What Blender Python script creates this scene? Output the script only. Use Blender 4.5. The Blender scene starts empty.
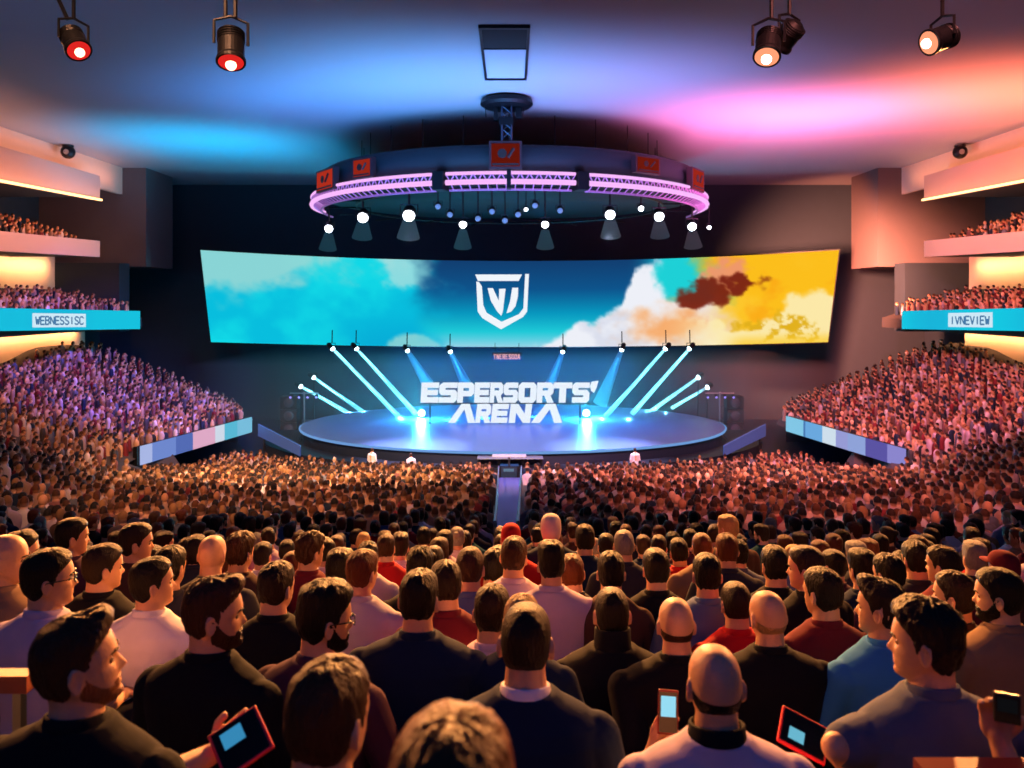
BEAM_K, HAZE, CW, KEY, WASH = 24.0, .010, 1.8, 9.0, 5.0
import bpy, math, random
import numpy as np
from mathutils import Matrix, Vector, noise as mnoise
random.seed(7); rng = np.random.default_rng(7)
PI = math.pi
SC = bpy.context.scene
COL = SC.collection
EYE = 9.85          # eye height above the arena floor
F = 800.0           # focal length in pixels of a 1024 wide frame
HOR = 300.0         # image row of the horizon
CEIL = EYE + 9.5

def P(px, py, d):   # a point d metres in front of the camera
    return Vector(((px-512)/F*d, d, EYE-(py-HOR)/F*d))
def lin(c):
    return tuple((v/12.92 if v <= .04045 else ((v+.055)/1.055)**2.4) for v in c)
def rgb(r, g, b): return lin((r/255, g/255, b/255))

# ------------------------------------------------------------------ materials
MATS = {}
def nodes(name):
    m = bpy.data.materials.new(name); m.use_nodes = True
    nt = m.node_tree; nt.nodes.clear()
    out = nt.nodes.new('ShaderNodeOutputMaterial')
    return m, nt, out
def mat(name, col=(.5,.5,.5), rough=.6, metal=0, bump=0, scale=20, var=0, spec=.5, emit=None, estr=0, objcol=False, attr=None, sss=0, coat=0, sheen=0, stretch=None):
    if name in MATS: return MATS[name]
    m, nt, out = nodes(name)
    b = nt.nodes.new('ShaderNodeBsdfPrincipled'); nt.links.new(b.outputs[0], out.inputs[0])
    b.inputs['Roughness'].default_value = rough; b.inputs['Metallic'].default_value = metal
    b.inputs['Specular IOR Level'].default_value = spec
    b.inputs['Base Color'].default_value = (*col, 1)
    if sheen: b.inputs['Sheen Weight'].default_value = sheen
    if coat: b.inputs['Coat Weight'].default_value = coat
    src = None
    if objcol:
        oi = nt.nodes.new('ShaderNodeObjectInfo'); src = oi.outputs['Color']
    if attr:
        a = nt.nodes.new('ShaderNodeVertexColor'); a.layer_name = attr; src = a.outputs['Color']
    if var or bump:
        tc = nt.nodes.new('ShaderNodeTexCoord'); n = nt.nodes.new('ShaderNodeTexNoise')
        n.inputs['Scale'].default_value = scale; n.inputs['Detail'].default_value = 5
        if stretch:
            mp = nt.nodes.new('ShaderNodeMapping'); mp.inputs['Scale'].default_value = stretch
            nt.links.new(tc.outputs['Object'], mp.inputs[0]); nt.links.new(mp.outputs[0], n.inputs['Vector'])
        else: nt.links.new(tc.outputs['Object'], n.inputs['Vector'])
        if var:
            mx = nt.nodes.new('ShaderNodeMix'); mx.data_type = 'RGBA'; mx.blend_type = 'MULTIPLY'; mx.inputs[0].default_value = 1
            rp = nt.nodes.new('ShaderNodeMapRange'); rp.inputs[3].default_value = 1-var; rp.inputs[4].default_value = 1+var
            nt.links.new(n.outputs['Fac'], rp.inputs[0]); nt.links.new(rp.outputs[0], mx.inputs[7])
            if src: nt.links.new(src, mx.inputs[6])
            else: mx.inputs[6].default_value = (*col, 1)
            src = mx.outputs[2]
        if bump:
            bp = nt.nodes.new('ShaderNodeBump'); bp.inputs['Strength'].default_value = bump; bp.inputs['Distance'].default_value = .01
            nt.links.new(n.outputs['Fac'], bp.inputs['Height']); nt.links.new(bp.outputs[0], b.inputs['Normal'])
    if src: nt.links.new(src, b.inputs['Base Color'])
    if sss:
        b.inputs['Subsurface Weight'].default_value = sss; b.inputs['Subsurface Radius'].default_value = (.02,.008,.004)
        b.inputs['Subsurface Scale'].default_value = .5
    if emit: b.inputs['Emission Color'].default_value = (*emit, 1); b.inputs['Emission Strength'].default_value = estr
    MATS[name] = m; return m
def emat(name, col, s=1.0, attr=None):
    if name in MATS: return MATS[name]
    m, nt, out = nodes(name)
    e = nt.nodes.new('ShaderNodeEmission'); e.inputs[0].default_value = (*col, 1); e.inputs[1].default_value = s
    if attr:
        a = nt.nodes.new('ShaderNodeVertexColor'); a.layer_name = attr; nt.links.new(a.outputs['Color'], e.inputs[0])
    nt.links.new(e.outputs[0], out.inputs[0]); MATS[name] = m; return m

M_skin = mat('skin', objcol=True, rough=.52, bump=.15, scale=90, var=.06, sss=.08, spec=.4)
M_hair = mat('hair', objcol=True, rough=.5, bump=1.0, scale=160, var=.35, spec=.25, stretch=(1,1,.25))
M_cloth = mat('cotton', objcol=True, rough=.85, bump=.25, scale=14, var=.08, spec=.08, sheen=.02)
M_denim = mat('trouser_cloth', (.012,.015,.025), rough=.9)
M_crowd = mat('crowd_cloth', attr='Col', rough=.75, spec=.25)
M_dark = mat('black_metal', rgb(22,24,30), .45, .6)
M_steel = mat('steel', (.45,.47,.5), .3, 1)
M_ceil = mat('ceiling_paint', rgb(150,150,158), .9, var=.03, scale=.3)
M_wall = mat('navy_wall', rgb(34,48,62), .9, var=.1, scale=1.5)
M_grey = mat('grey_panel', rgb(92,84,88), .85, var=.05, scale=2)
M_plaster = mat('cream_plaster', rgb(214,188,172), .85, var=.04, scale=3)
M_conc = mat('concrete', rgb(60,56,62), .9, bump=.3, scale=6, var=.15)
M_stage = mat('stage_lacquer', rgb(90,112,165), .38, var=.08, scale=.6, spec=.6)
M_skirt = mat('stage_skirt', rgb(20,34,60), .6)

# ------------------------------------------------------------------ mesh helpers
class MB:
    def __init__(s): s.v = []; s.f = []
    def add(s, vs, fs):
        b = len(s.v); s.v += [tuple(p) for p in vs]; s.f += [tuple(b+i for i in f) for f in fs]; return s
    def box(s, lo, hi, M=None):
        x0,y0,z0 = lo; x1,y1,z1 = hi
        vs = [(x0,y0,z0),(x1,y0,z0),(x1,y1,z0),(x0,y1,z0),(x0,y0,z1),(x1,y0,z1),(x1,y1,z1),(x0,y1,z1)]
        if M is not None: vs = [M @ Vector(p) for p in vs]
        return s.add(vs, [(0,3,2,1),(4,5,6,7),(0,1,5,4),(1,2,6,5),(2,3,7,6),(3,0,4,7)])
    def hexa(s, bot, top):     # 4 bottom, 4 top points
        return s.add(list(bot)+list(top), [(0,3,2,1),(4,5,6,7),(0,1,5,4),(1,2,6,5),(2,3,7,6),(3,0,4,7)])
    def tube(s, pts, rad, n=8, cap=True, squash=None):
        pts = [Vector(p) for p in pts]
        if not hasattr(rad, '__len__'): rad = [rad]*len(pts)
        vs = []; up = None
        for i, p in enumerate(pts):
            t = (pts[min(i+1,len(pts)-1)]-pts[max(i-1,0)]).normalized()
            if up is None: up = Vector((0,0,1)) if abs(t.z) < .9 else Vector((0,1,0))
            a = t.cross(up).normalized(); b = a.cross(t).normalized(); up = b
            for k in range(n):
                an = 2*PI*k/n; vs.append(p+(a*math.cos(an)+b*math.sin(an))*rad[i])
        fs = [(i*n+k, i*n+(k+1)%n, (i+1)*n+(k+1)%n, (i+1)*n+k) for i in range(len(pts)-1) for k in range(n)]
        if cap: fs += [tuple(range(n-1,-1,-1)), tuple((len(pts)-1)*n+k for k in range(n))]
        return s.add(vs, fs)
    def capsule(s, a, b, ra, rb, n=14, m=4):
        a = Vector(a); b = Vector(b); t = (b-a).normalized(); pts = []; rs = []
        for i in range(m):
            an = PI/2*(i+.15)/m; pts.append(a-t*ra*math.cos(an)); rs.append(ra*math.sin(an))
        for i in range(3): pts.append(a.lerp(b, i/2)); rs.append(ra+(rb-ra)*i/2)
        for i in range(m):
            an = PI/2*(i+1-.15)/m; pts.append(b+t*rb*math.sin(an)); rs.append(rb*math.cos(an))
        return s.tube(pts, rs, n)
    def ball(s, c, r, n=14, m=9, M=None):
        c = Vector(c); r = r if hasattr(r,'__len__') else (r,r,r); vs = []
        for i in range(1, m):
            ph = PI*i/m
            for k in range(n):
                th = 2*PI*k/n; q = Vector((r[0]*math.sin(ph)*math.cos(th), r[1]*math.sin(ph)*math.sin(th), r[2]*math.cos(ph)))
                vs.append(c+(M @ q if M is not None else q))
        q0 = Vector((0,0,r[2])); q1 = Vector((0,0,-r[2]))
        vs.append(c+(M@q0 if M is not None else q0)); vs.append(c+(M@q1 if M is not None else q1))
        fs = [(i*n+k, (i+1)*n+k, (i+1)*n+(k+1)%n, i*n+(k+1)%n) for i in range(m-2) for k in range(n)]
        t0 = (m-1)*n
        fs += [(t0, k, (k+1)%n) for k in range(n)] + [(t0+1, (m-2)*n+(k+1)%n, (m-2)*n+k) for k in range(n)]
        return s.add(vs, fs)
    def lathe(s, prof, c, axis=(0,0,1), n=24):
        c = Vector(c); ax = Vector(axis).normalized(); R = ax.to_track_quat('Z','Y').to_matrix(); vs = []
        for r, z in prof:
            for k in range(n): vs.append(c+R @ Vector((r*math.cos(2*PI*k/n), r*math.sin(2*PI*k/n), z)))
        fs = [(i*n+k, i*n+(k+1)%n, (i+1)*n+(k+1)%n, (i+1)*n+k) for i in range(len(prof)-1) for k in range(n)]
        fs += [tuple(range(n-1,-1,-1)), tuple((len(prof)-1)*n+k for k in range(n))]
        return s.add(vs, fs)
    def mesh(s, name):
        me = bpy.data.meshes.new(name); me.from_pydata(s.v, [], s.f); me.update(); return me
    def build(s, name, m, parent=None, smooth=False):
        return obj(name, s.mesh(name), m, parent, smooth)
def obj(name, me, m, parent=None, smooth=False):
    o = bpy.data.objects.new(name, me); COL.objects.link(o)
    if m and not me.materials: me.materials.append(m)
    if parent: o.parent = parent
    if smooth: me.shade_smooth()
    return o
def empty(name, loc=(0,0,0), rz=0):
    o = bpy.data.objects.new(name, None); COL.objects.link(o); o.location = loc; o.rotation_euler = (0,0,rz); o.empty_display_size = .1; return o
def tag(o, label=None, cat=None, group=None, kind=None):
    if label: o['label'] = label
    if cat: o['category'] = cat
    if group: o['group'] = group
    if kind: o['kind'] = kind
    return o
def struct(o): o['kind'] = 'structure'; return o
def col_mesh(name, V, Fc, cols):     # mesh from numpy arrays (quads or tris as lists) with one colour per vertex
    me = bpy.data.meshes.new(name); me.from_pydata(V.tolist() if hasattr(V,'tolist') else V, [], Fc.tolist() if hasattr(Fc,'tolist') else Fc)
    a = me.color_attributes.new('Col', 'FLOAT_COLOR', 'POINT')
    c = np.ones((len(V), 4), dtype=np.float32); c[:, :3] = cols; a.data.foreach_set('color', c.ravel()); me.update(); return me

# smooth value noise on arrays
_T = rng.random((256,256))
def vnoise(x, y):
    xi = np.floor(x).astype(int); yi = np.floor(y).astype(int); fx = x-xi; fy = y-yi
    fx = fx*fx*(3-2*fx); fy = fy*fy*(3-2*fy)
    g = lambda a, b: _T[a % 256, b % 256]
    return (g(xi,yi)*(1-fx)+g(xi+1,yi)*fx)*(1-fy)+(g(xi,yi+1)*(1-fx)+g(xi+1,yi+1)*fx)*fy
def fbm(x, y, o=5):
    s = 0; a = .5
    for i in range(o): s = s+a*vnoise(x*2**i+i*17.3, y*2**i+i*9.1); a *= .5
    return s
def sstep(a, b, x):
    t = np.clip((x-a)/(b-a), 0, 1); return t*t*(3-2*t)

# ------------------------------------------------------------------ terrain of heads: how far the crowns sit below the eye
_dx = [0,1,2,3,6,10,17,30,42,60]; _dy = [.22,.5,.85,1.05,1.85,2.85,4.35,6.5,8.5,9.3]
def Dm(d): return float(np.interp(d, _dx, _dy))
def xb(d): return float(np.interp(d, [0,10,20,30,39,50,56], [2.6,6.3,11,15.3,18.3,16.2,19]))
def Dh(x, d):
    r = max(0, abs(x)-xb(d)); near = Dm(d)-.36*r; far = 7.0-float(np.interp(d,[37,47,55],[.31,.31,.42]))*r
    t = min(1, max(0, (d-31)/6)); 
    if r <= 0: return Dm(d)
    return near*(1-t)+far*t

# ------------------------------------------------------------------ room shell
def quad_grid(fn, nu, nv):
    V = [fn(i/nu, j/nv) for j in range(nv+1) for i in range(nu+1)]
    Fc = [(j*(nu+1)+i, j*(nu+1)+i+1, (j+1)*(nu+1)+i+1, (j+1)*(nu+1)+i) for j in range(nv) for i in range(nu)]
    return V, Fc
struct(MB().box((-34,-6,CEIL), (34,68,CEIL+.3)).build('ceiling', M_ceil))
struct(MB().box((-34,66,-.3), (34,66.4,CEIL)).build('wall_back', M_wall))
struct(MB().box((-34.3,-6,-.3), (-34,68,CEIL)).build('wall_left', M_wall))
struct(MB().box((34,-6,-.3), (34.3,68,CEIL)).build('wall_right', M_wall))
# the seating bowl: stepped tiers near the camera, smooth rake beyond
ROWP = .88
ROWS = [1.0+ROWP*i for i in range(16)]      # 1.0 .. 14.2
mb = MB(); prof = []
for i, d in enumerate(ROWS):
    prof += [(d-.2, d, -.9), (d+.18, d, -.9), (d+.18+.001, d, -1.33), (d+.55, d, -1.33)]
prof += [(d_, d_, -.86) for d_ in (15.2,17,20,23,26,29,32,35,38,40,42)]
xs = np.arange(-34, 34.01, 1.0)
V = [(x, p, EYE-Dh(x, q)+h) for (p, q, h) in prof for x in xs]
n = len(xs)
Fc = [(j*n+i, j*n+i+1, (j+1)*n+i+1, (j+1)*n+i) for j in range(len(prof)-1) for i in range(n-1)]
struct(MB().add(V, Fc).build('floor_seating_tiers', M_conc))
struct(MB().box((-34,36,-.2), (34,67,0)).build('floor', mat('arena_floor', rgb(24,34,58), .5, var=.1, scale=2)))
# side stands beyond the bowl
for sgn, nm in ((-1,'left'),(1,'right')):
    ds = np.linspace(36.5, 55.5, 20); rs = np.linspace(0, 1, 14)
    V = []
    for d in ds:
        for r in rs:
            x = xb(d)+.25+r*(30-xb(d)); V.append((sgn*x, d, EYE-Dh(x, max(d,37.1))-.86))
    Fc = [(j*14+i, j*14+i+1, (j+1)*14+i+1, (j+1)*14+i) for j in range(19) for i in range(13)]
    b = len(V)                                # the closed end wall towards the stage
    for r in rs: x = xb(55.5)+.25+r*(30-xb(55.5)); V.append((sgn*x, 55.5, 0))
    Fc += [(19*14+i, 19*14+i+1, b+i+1, b+i) for i in range(13)]
    struct(MB().add(V, Fc).build('floor_stand_'+nm, M_conc))

# balconies, mirrored; q(px, py, X) = the point of the plane x = X seen at that pixel of the left half
def side_struct(s, nm):
    def q(px, py, X):
        d = X*F/(px-512); z = EYE-(py-HOR)/F*d; return Vector((-s*X, d, z))
    def lineyz(a, b, d):        # extend the line through two points to depth d
        t = (d-a.y)/(b.y-a.y); return a.lerp(b, t)
    def band(name, p_far, p_near, X, th, m, d0=26, parent=None):
        # p = (px, ytop, ybot)
        ft, fb = q(p_far[0], p_far[1], X), q(p_far[0], p_far[2], X); nt_, nb = q(p_near[0], p_near[1], X), q(p_near[0], p_near[2], X)
        et, eb = lineyz(ft, nt_, d0), lineyz(fb, nb, d0)
        o = Vector((s*th, 0, 0))
        mb = MB().hexa([fb, eb, eb+o, fb+o], [ft, et, et+o, ft+o])
        return mb.build(name, m, parent), (ft, fb, et, eb)
    # low cream wall under the LED board, the wall behind the middle balcony, dark wall behind the top one
    struct(MB().box((s*30 if s>0 else -30.3, 28, 4), (s*30+.3 if s>0 else -30, 56.2 if s<0 else 53, EYE-1.6)).build('wall_low_'+nm, M_plaster))
    struct(MB().box((s*32 if s>0 else -32.3, 28, EYE-1.6), (s*32+.3 if s>0 else -32, 56, EYE+3.2)).build('wall_middle_'+nm, M_plaster))
    # slabs of the two balconies with sloped seating on them
    for k, (X0, X1, za, zb, zc, d1, name) in enumerate(((25.9,32,-1.25,.75,-1.9,56,'floor_balcony_'+nm), (26.9,33.9,3.0,6.1,2.75,51,'floor_gallery_'+nm))):
        a = [(s*X0,28,EYE+zc),(s*X0,d1,EYE+zc),(s*X1,d1,EYE+zc),(s*X1,28,EYE+zc)]
        t = [(s*X0,28,EYE+za),(s*X0,d1,EYE+za),(s*X1,d1,EYE+zb),(s*X1,28,EYE+zb)]
        struct(MB().hexa(a, t).build(name, mat('balcony_concrete', rgb(44,40,44), .9)))
    o, _ = band('trim_parapet_'+nm, (100,241,257), (0,231,251), -26.5, .35, mat('parapet_plaster', rgb(206,176,166), .8)); struct(o)
    o, e = band('wall_bulkhead_'+nm, (100,176,200), (0,146,181), -26.5, .5, mat('bulkhead_plaster', rgb(176,150,142), .85)); struct(o)
    ft, fb, et, eb = e
    # LED strip under the bulkhead
    st = MB().hexa([fb+Vector((-s*.16,0,-.06)), eb+Vector((-s*.16,0,-.06)), eb+Vector((-s*.02,0,-.06)), fb+Vector((-s*.02,0,-.06))],
                   [fb+Vector((-s*.16,0,.06)), eb+Vector((-s*.16,0,.06)), eb+Vector((-s*.02,0,.06)), fb+Vector((-s*.02,0,.06))])
    o = st.build('light_strip', emat('warm_strip', rgb(255,196,130), 3.5))
    tag(o, 'warm glowing light strip along the bulkhead edge on the %s screen side' % ('teal' if s<0 else 'orange'), 'light strip')
    # cove wall above the bulkhead with its own lit recess
    struct(MB().box((min(s*28,s*28.3), 26, EYE+7.6), (max(s*28,s*28.3), 60, CEIL)).build('wall_cove_'+nm, M_plaster))
    struct(MB().hexa([(s*26.9,28,EYE+6.6),(s*26.9,51.3,EYE+6.6),(s*34,51.3,EYE+6.6),(s*34,28,EYE+6.6)],
                     [(s*26.9,28,EYE+6.8),(s*26.9,51.3,EYE+6.8),(s*34,51.3,EYE+6.8),(s*34,28,EYE+6.8)]).build('ceiling_gallery_'+nm, mat('gallery_soffit', rgb(60,56,60), .9)))
    # tall grey duct enclosure closing the galleries towards the stage
    struct(MB().box((min(s*26.3,s*34), 57.5, EYE+2.4), (max(s*26.3,s*34), 62, CEIL)).build('wall_tower_'+nm, M_grey))
    struct(MB().box((min(s*27.5,s*34), 56.0, EYE-2.2), (max(s*27.5,s*34), 57.5, EYE+2.6)).build('wall_end_'+nm, M_wall))
    # teal LED board
    root = empty('led_board', (s*25.5, 40, EYE-1.2)); 
    FX = 140 if s < 0 else 122
    ft, fb = q(FX,311,-25.5), q(FX,329,-25.5); nt_, nb = q(0,308,-25.5), q(0,331,-25.5)
    et, eb = lineyz(ft, nt_, 30), lineyz(fb, nb, 30); o = Vector((s*.3,0,0))
    inv = Matrix.Translation(-root.location)
    mb = MB().hexa([fb+o*.2, eb+o*.2, eb+o, fb+o], [ft+o*.2, et+o*.2, et+o, ft+o]); mb.v = [tuple(inv @ Vector(p)) for p in mb.v]; mb.build('housing', M_dark, root)
    def S(u, v, off=0):   # u in pixels from the frame edge of the left half, v 0 top..1 bottom
        d = -25.5*F/(u-512); a = lineyz(ft, nt_, d); b = lineyz(fb, nb, d); p = a.lerp(b, v); p.x -= s*off; return p-root.location
    mb = MB()
    N = 24
    V = [S(FX-(FX+210)*i/N, v, .01) for v in (0,1) for i in range(N+1)]
    cs = []
    for v in (0,1):
        for i in range(N+1):
            u = FX-(350)*i/N; w = vnoise(np.array([u*.05]), np.array([3.3+s]))[0]
            a = np.array(rgb(20,205,228)); b_ = np.array(rgb(30,150,205)); cs.append(a*(1-w*.6)+b_*w*.6)
    Fc = [(i, i+1, N+1+i+1, N+1+i) for i in range(N)]
    me = col_mesh('led_face', [tuple(p) for p in V], Fc, np.array(cs)); obj('led_face', me, emat('led_col', (1,1,1), 1.0, attr='Col'), root)
    # white caption plates with small dark lettering, as on the board
    def plate(u0, u1, v0, v1, name='caption_plate'):
        mb = MB(); Vq = [S(u0,v0,.02), S(u1,v0,.02), S(u1,v1,.02), S(u0,v1,.02), S(u0,v0,.05), S(u1,v0,.05), S(u1,v1,.05), S(u0,v1,.05)]
        return MB().add(Vq, [(0,3,2,1),(4,5,6,7),(0,1,5,4),(1,2,6,5),(2,3,7,6),(3,0,4,7)]).build(name, emat('plate_white', rgb(205,232,246), 1.0), root)
    def word(text, u0, u1, v0, v1):
        mb = MB(); n = len(text)
        for i, ch in enumerate(text):
            for st in GLYPH.get(ch, []):
                for a, b in zip(st, st[1:]):
                    pa = ((i+.12+.76*a[0]/4)/n, 1-a[1]/6); pb = ((i+.12+.76*b[0]/4)/n, 1-b[1]/6)
                    if s < 0: mapu = lambda t: u0+(u1-u0)*t
                    else: mapu = lambda t: u1-(u1-u0)*t
                    A = S(mapu(pa[0]), v0+(v1-v0)*pa[1], .06); B = S(mapu(pb[0]), v0+(v1-v0)*pb[1], .06)
                    mb.tube([A, B], .045, 4)
        return mb.build('caption_lettering', emat('caption_blue', rgb(70,120,165), 1.0), root)
    if s < 0:
        plate(32,85,.2,.86); word('WEBNESSISC', 34,83,.36,.72)
        tag(root, 'teal LED balcony board with a long white caption plate, on the cyan screen side', 'led board')
    else:
        plate(31,75,.16,.86); word('IVNEVIEW', 33,73,.34,.72)
        tag(root, 'teal LED balcony board with one white boxed caption, on the orange screen side', 'led board')
    # the board of colour panels in front of the lower stand
    r2 = empty('led_barrier', (s*17.2, 44, EYE-7.7))
    A0, A1 = (P(138,447,39.2), P(138,466,39.2)); B0, B1 = (P(252,417,50.2), P(252,432,50.2))
    if s > 0: A0, A1 = (P(905,449,37.4), P(905,468,37.4)); B0, B1 = (P(786,416,47.8), P(786,431,47.8))
    o = Vector((s*.25,.0,0)); L = r2.location
    MB().hexa([p-L for p in (B1+o*.2, A1+o*.2, A1+o, B1+o)], [p-L for p in (B0+o*.2, A0+o*.2, A0+o, B0+o)]).build('housing', M_dark, r2)
    if s < 0: seg = [(0,.08,(240,176,110)),(.02,.10,(176,190,238)),(.10,.28,(116,142,214)),(.28,.42,(88,112,188)),(.42,.62,(232,176,206)),(.62,.71,(214,226,242)),(.71,.84,(92,192,222)),(.84,1,(124,198,230))]
    else: seg = [(0,.12,(146,140,214)),(.12,.28,(96,88,170)),(.28,.42,(150,170,226)),(.42,.52,(158,162,222)),(.52,.64,(216,232,246)),(.64,.8,(112,176,232)),(.8,.82,(80,130,190)),(.82,1,(136,208,240))]
    for a, b, c in seg:
        if s < 0 and a == 0: continue
        pa0, pb0, pa1, pb1 = A0.lerp(B0,a), A0.lerp(B0,b), A1.lerp(B1,a), A1.lerp(B1,b); g = Vector((-s*.01,-.01,0))
        MB().hexa([p-L for p in (pb1+g, pa1+g, pa1+o*.2, pb1+o*.2)], [p-L for p in (pb0+g, pa0+g, pa0+o*.2, pb0+o*.2)]).build('colour_panel', emat('pan_%d_%d_%d' % c, rgb(*c), .9), r2)
    tag(r2, ('LED barrier with blue, pink and cyan panels before the cyan-side stand' if s < 0 else 'LED barrier with violet, white and blue panels before the orange-side stand'), 'led barrier')
# stroke glyphs on a 4 x 6 grid
GLYPH = {
 'A':[[(0,0),(1.4,6),(2.6,6),(4,0)],[(.8,2),(3.2,2)]], 'E':[[(4,6),(0,6),(0,0),(4,0)],[(0,3),(3.4,3)]],
 'S':[[(4,5.2),(3,6),(1,6),(0,4.8),(1,3.3),(3,2.7),(4,1.3),(3,0),(1,0),(0,.8)]], 'P':[[(0,0),(0,6),(3,6),(4,5),(4,3.6),(3,2.7),(0,2.7)]],
 'R':[[(0,0),(0,6),(3,6),(4,5),(4,3.8),(3,3),(0,3)],[(2,3),(4,0)]], 'O':[[(1,0),(0,1),(0,5),(1,6),(3,6),(4,5),(4,1),(3,0),(1,0)]],
 'T':[[(0,6),(4,6)],[(2,6),(2,0)]], 'N':[[(0,0),(0,6),(4,0),(4,6)]], 'V':[[(0,6),(2,0),(4,6)]], 'I':[[(2,0),(2,6)]],
 'W':[[(0,6),(1,0),(2,4),(3,0),(4,6)]], 'B':[[(0,0),(0,6),(3,6),(4,5),(3,3.2),(0,3.2)],[(3,3.2),(4,1.6),(3,0),(0,0)]], 'C':[[(4,5),(3,6),(1,6),(0,5),(0,1),(1,0),(3,0),(4,1)]],
 'G':[[(4,5),(3,6),(1,6),(0,5),(0,1),(1,0),(3,0),(4,1),(4,3),(2.4,3)]]}
side_struct(-1, 'left'); side_struct(1, 'right')

# hatch in the ceiling: black leaf and pale leaf in a frame
r = empty('ceiling_hatch', (0, 30, CEIL)); L = r.location
hx0, hx1 = -1.06, .53
mb = MB()
for a, b in (((hx0-.1,27.6,CEIL-.12),(hx0,34.2,CEIL)), ((hx1,27.6,CEIL-.12),(hx1+.1,34.2,CEIL)), ((hx0,27.6,CEIL-.12),(hx1,27.75,CEIL)), ((hx0,34.05,CEIL-.12),(hx1,34.2,CEIL)), ((hx0,29.9,CEIL-.12),(hx1,30.0,CEIL))):
    mb.box([a[i]-L[i] for i in range(3)], [b[i]-L[i] for i in range(3)])
mb.build('frame', M_dark, r)
MB().box((hx0,27.75-30,-.1),(hx1,29.9-30,-.02)).build('dark_leaf', mat('flat_black',(.004,.004,.006),.9), r)
MB().box((hx0,30.0-30,-.06),(hx1,34.05-30,-.02)).build('pale_leaf', mat('pale_leaf',rgb(160,160,172),.9), r)
tag(r, 'framed rectangular ceiling hatch with one black leaf and one pale leaf', 'hatch')

# ------------------------------------------------------------------ the big curved screen
def SCR(t, v, off=0):
    dt = 59.5-2.5*t*t; db = 61-2.0*t*t
    zt = 2.9+.66*t*t; zb = -3.58+.48*t*t
    d = dt*(1-v)+db*v; return Vector((.55+22.75*t, d-off, EYE+zt*(1-v)+zb*v))
def t_of(px, py):
    t = (px-520)/318; 
    for _ in range(6):
        v = v_of(t, py); d = SCR(t, v).y; t = ((px-512)/F*d-.55)/22.75
    return t, v
def v_of(t, py):
    v = .5
    for _ in range(6):
        p = SCR(t, v); y = HOR-(p.z-EYE)/p.y*F; v += (py-y)/88
    return v
NU, NV = 420, 70
r = empty('curved_screen', (0,60,EYE))
L = r.location
U, Vv = np.meshgrid(np.linspace(0,1,NU+1), np.linspace(0,1,NV+1))
pts = [tuple(SCR(2*u-1, v)-L) for u, v in zip(U.ravel(), Vv.ravel())]
Fc = [(j*(NU+1)+i, (j+1)*(NU+1)+i, (j+1)*(NU+1)+i+1, j*(NU+1)+i+1) for j in range(NV) for i in range(NU)]
def mixc(c, col, w): return c*(1-w[...,None])+np.array(col)*w[...,None]
x = U*640; y = Vv*92                     # screen picture in its own pixels
nz = fbm(x/38, y/30); n2 = fbm(x/16+40, y/14+7, 4); n3 = fbm(x/60+9, y/50+3)
C = np.zeros(U.shape+(3,)); C[:] = (8/255,190/255,222/255)
C = mixc(C, (20/255,222/255,232/255), sstep(.35,.65,n3)*.8)
C = mixc(C, (6/255,160/255,210/255), sstep(45,92,y)*sstep(60,200,x)*.6)
# pale teal cloud upper left
dcl = (x+30)/190+(y-5)/62+(nz-.5)*1.1
C = mixc(C, (160/255,216/255,212/255), (1-sstep(.75,1.15,dcl))*.85)
C = mixc(C, (172/255,222/255,222/255), (1-sstep(.6,1.1,np.hypot((x-205)/35,(y-14)/18)+(n2-.5)*1.2))*.8)
C = mixc(C, (150/255,214/255,214/255), (1-sstep(.7,1.0,np.hypot((x-206)/34,(y-94)/19)+(n2-.5)*.5))*.85)
# navy middle fading down to cyan and to a pale foot
nav = sstep(190,245,x+(nz-.5)*70)*(1-sstep(430,500,x))
g = np.zeros(C.shape); 
for k in range(3): g[...,k] = np.interp(y, [0,30,55,75,92], [[18,14,8,30,150],[62,84,150,200,212],[112,140,190,215,232]][k])/255
C = C*(1-nav[...,None])+g*nav[...,None]
# right half sky teal
C = mixc(C, (18/255,198/255,216/255), sstep(440,500,x+(nz-.5)*20)*.9*(1-sstep(530,560,x)))
# big white cloud
edge = np.interp(x, [300,345,372,402,428,440,456,470,500,560], [100,92,72,60,46,14,4,0,20,60])
wc = sstep(-5,4, y-edge+(n2-.5)*26)*sstep(330,350,x)
C = mixc(C, (238/255,240/255,248/255), wc)
C = mixc(C, (200/255,205/255,225/255), wc*sstep(.5,.7,nz)*.5)
tl = (1-sstep(.75,1.05,np.hypot((x-500)/42,(y-18)/30)+(n2-.5)*.6)); C = mixc(C, (30/255,208/255,214/255), tl)
# orange in the cloud
oc = (1-sstep(.2,1.25,np.hypot((x-480)/55,(y-72)/26)+(n2-.5)*1.1)); C = mixc(C, (248/255,166/255,96/255), oc*.9)
oc = (1-sstep(.5,1.1,np.hypot((x-590)/90,(y-30)/80)+(nz-.5)*.5)); 
yc = sstep(505,545,x+(n2-.5)*40+(y-40)*-.35); C = mixc(C, (252/255,190/255,28/255), yc)
C = mixc(C, (250/255,160/255,20/255), yc*sstep(.48,.62,nz)*.6)
C = mixc(C, (254/255,206/255,60/255), yc*sstep(.5,.7,n3)*.5)
# dark red smoke and pink edge
wx = x+(fbm(x/14+3,y/12+5,4)-.5)*34; wy = y+(fbm(x/14+60,y/12+21,4)-.5)*30
C = mixc(C, (238/255,150/255,110/255), (1-sstep(.5,1.05,np.hypot((wx-528)/24,(wy-16)/20)))*.95)
rd = 1-sstep(.55,1.0,np.hypot((wx-511)/32,(wy-38)/17)); rd2 = 1-sstep(.5,1.0,np.hypot((wx-545)/26,(wy-26)/11))
C = mixc(C, (120/255,34/255,20/255), np.maximum(rd,rd2)*.95)
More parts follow.
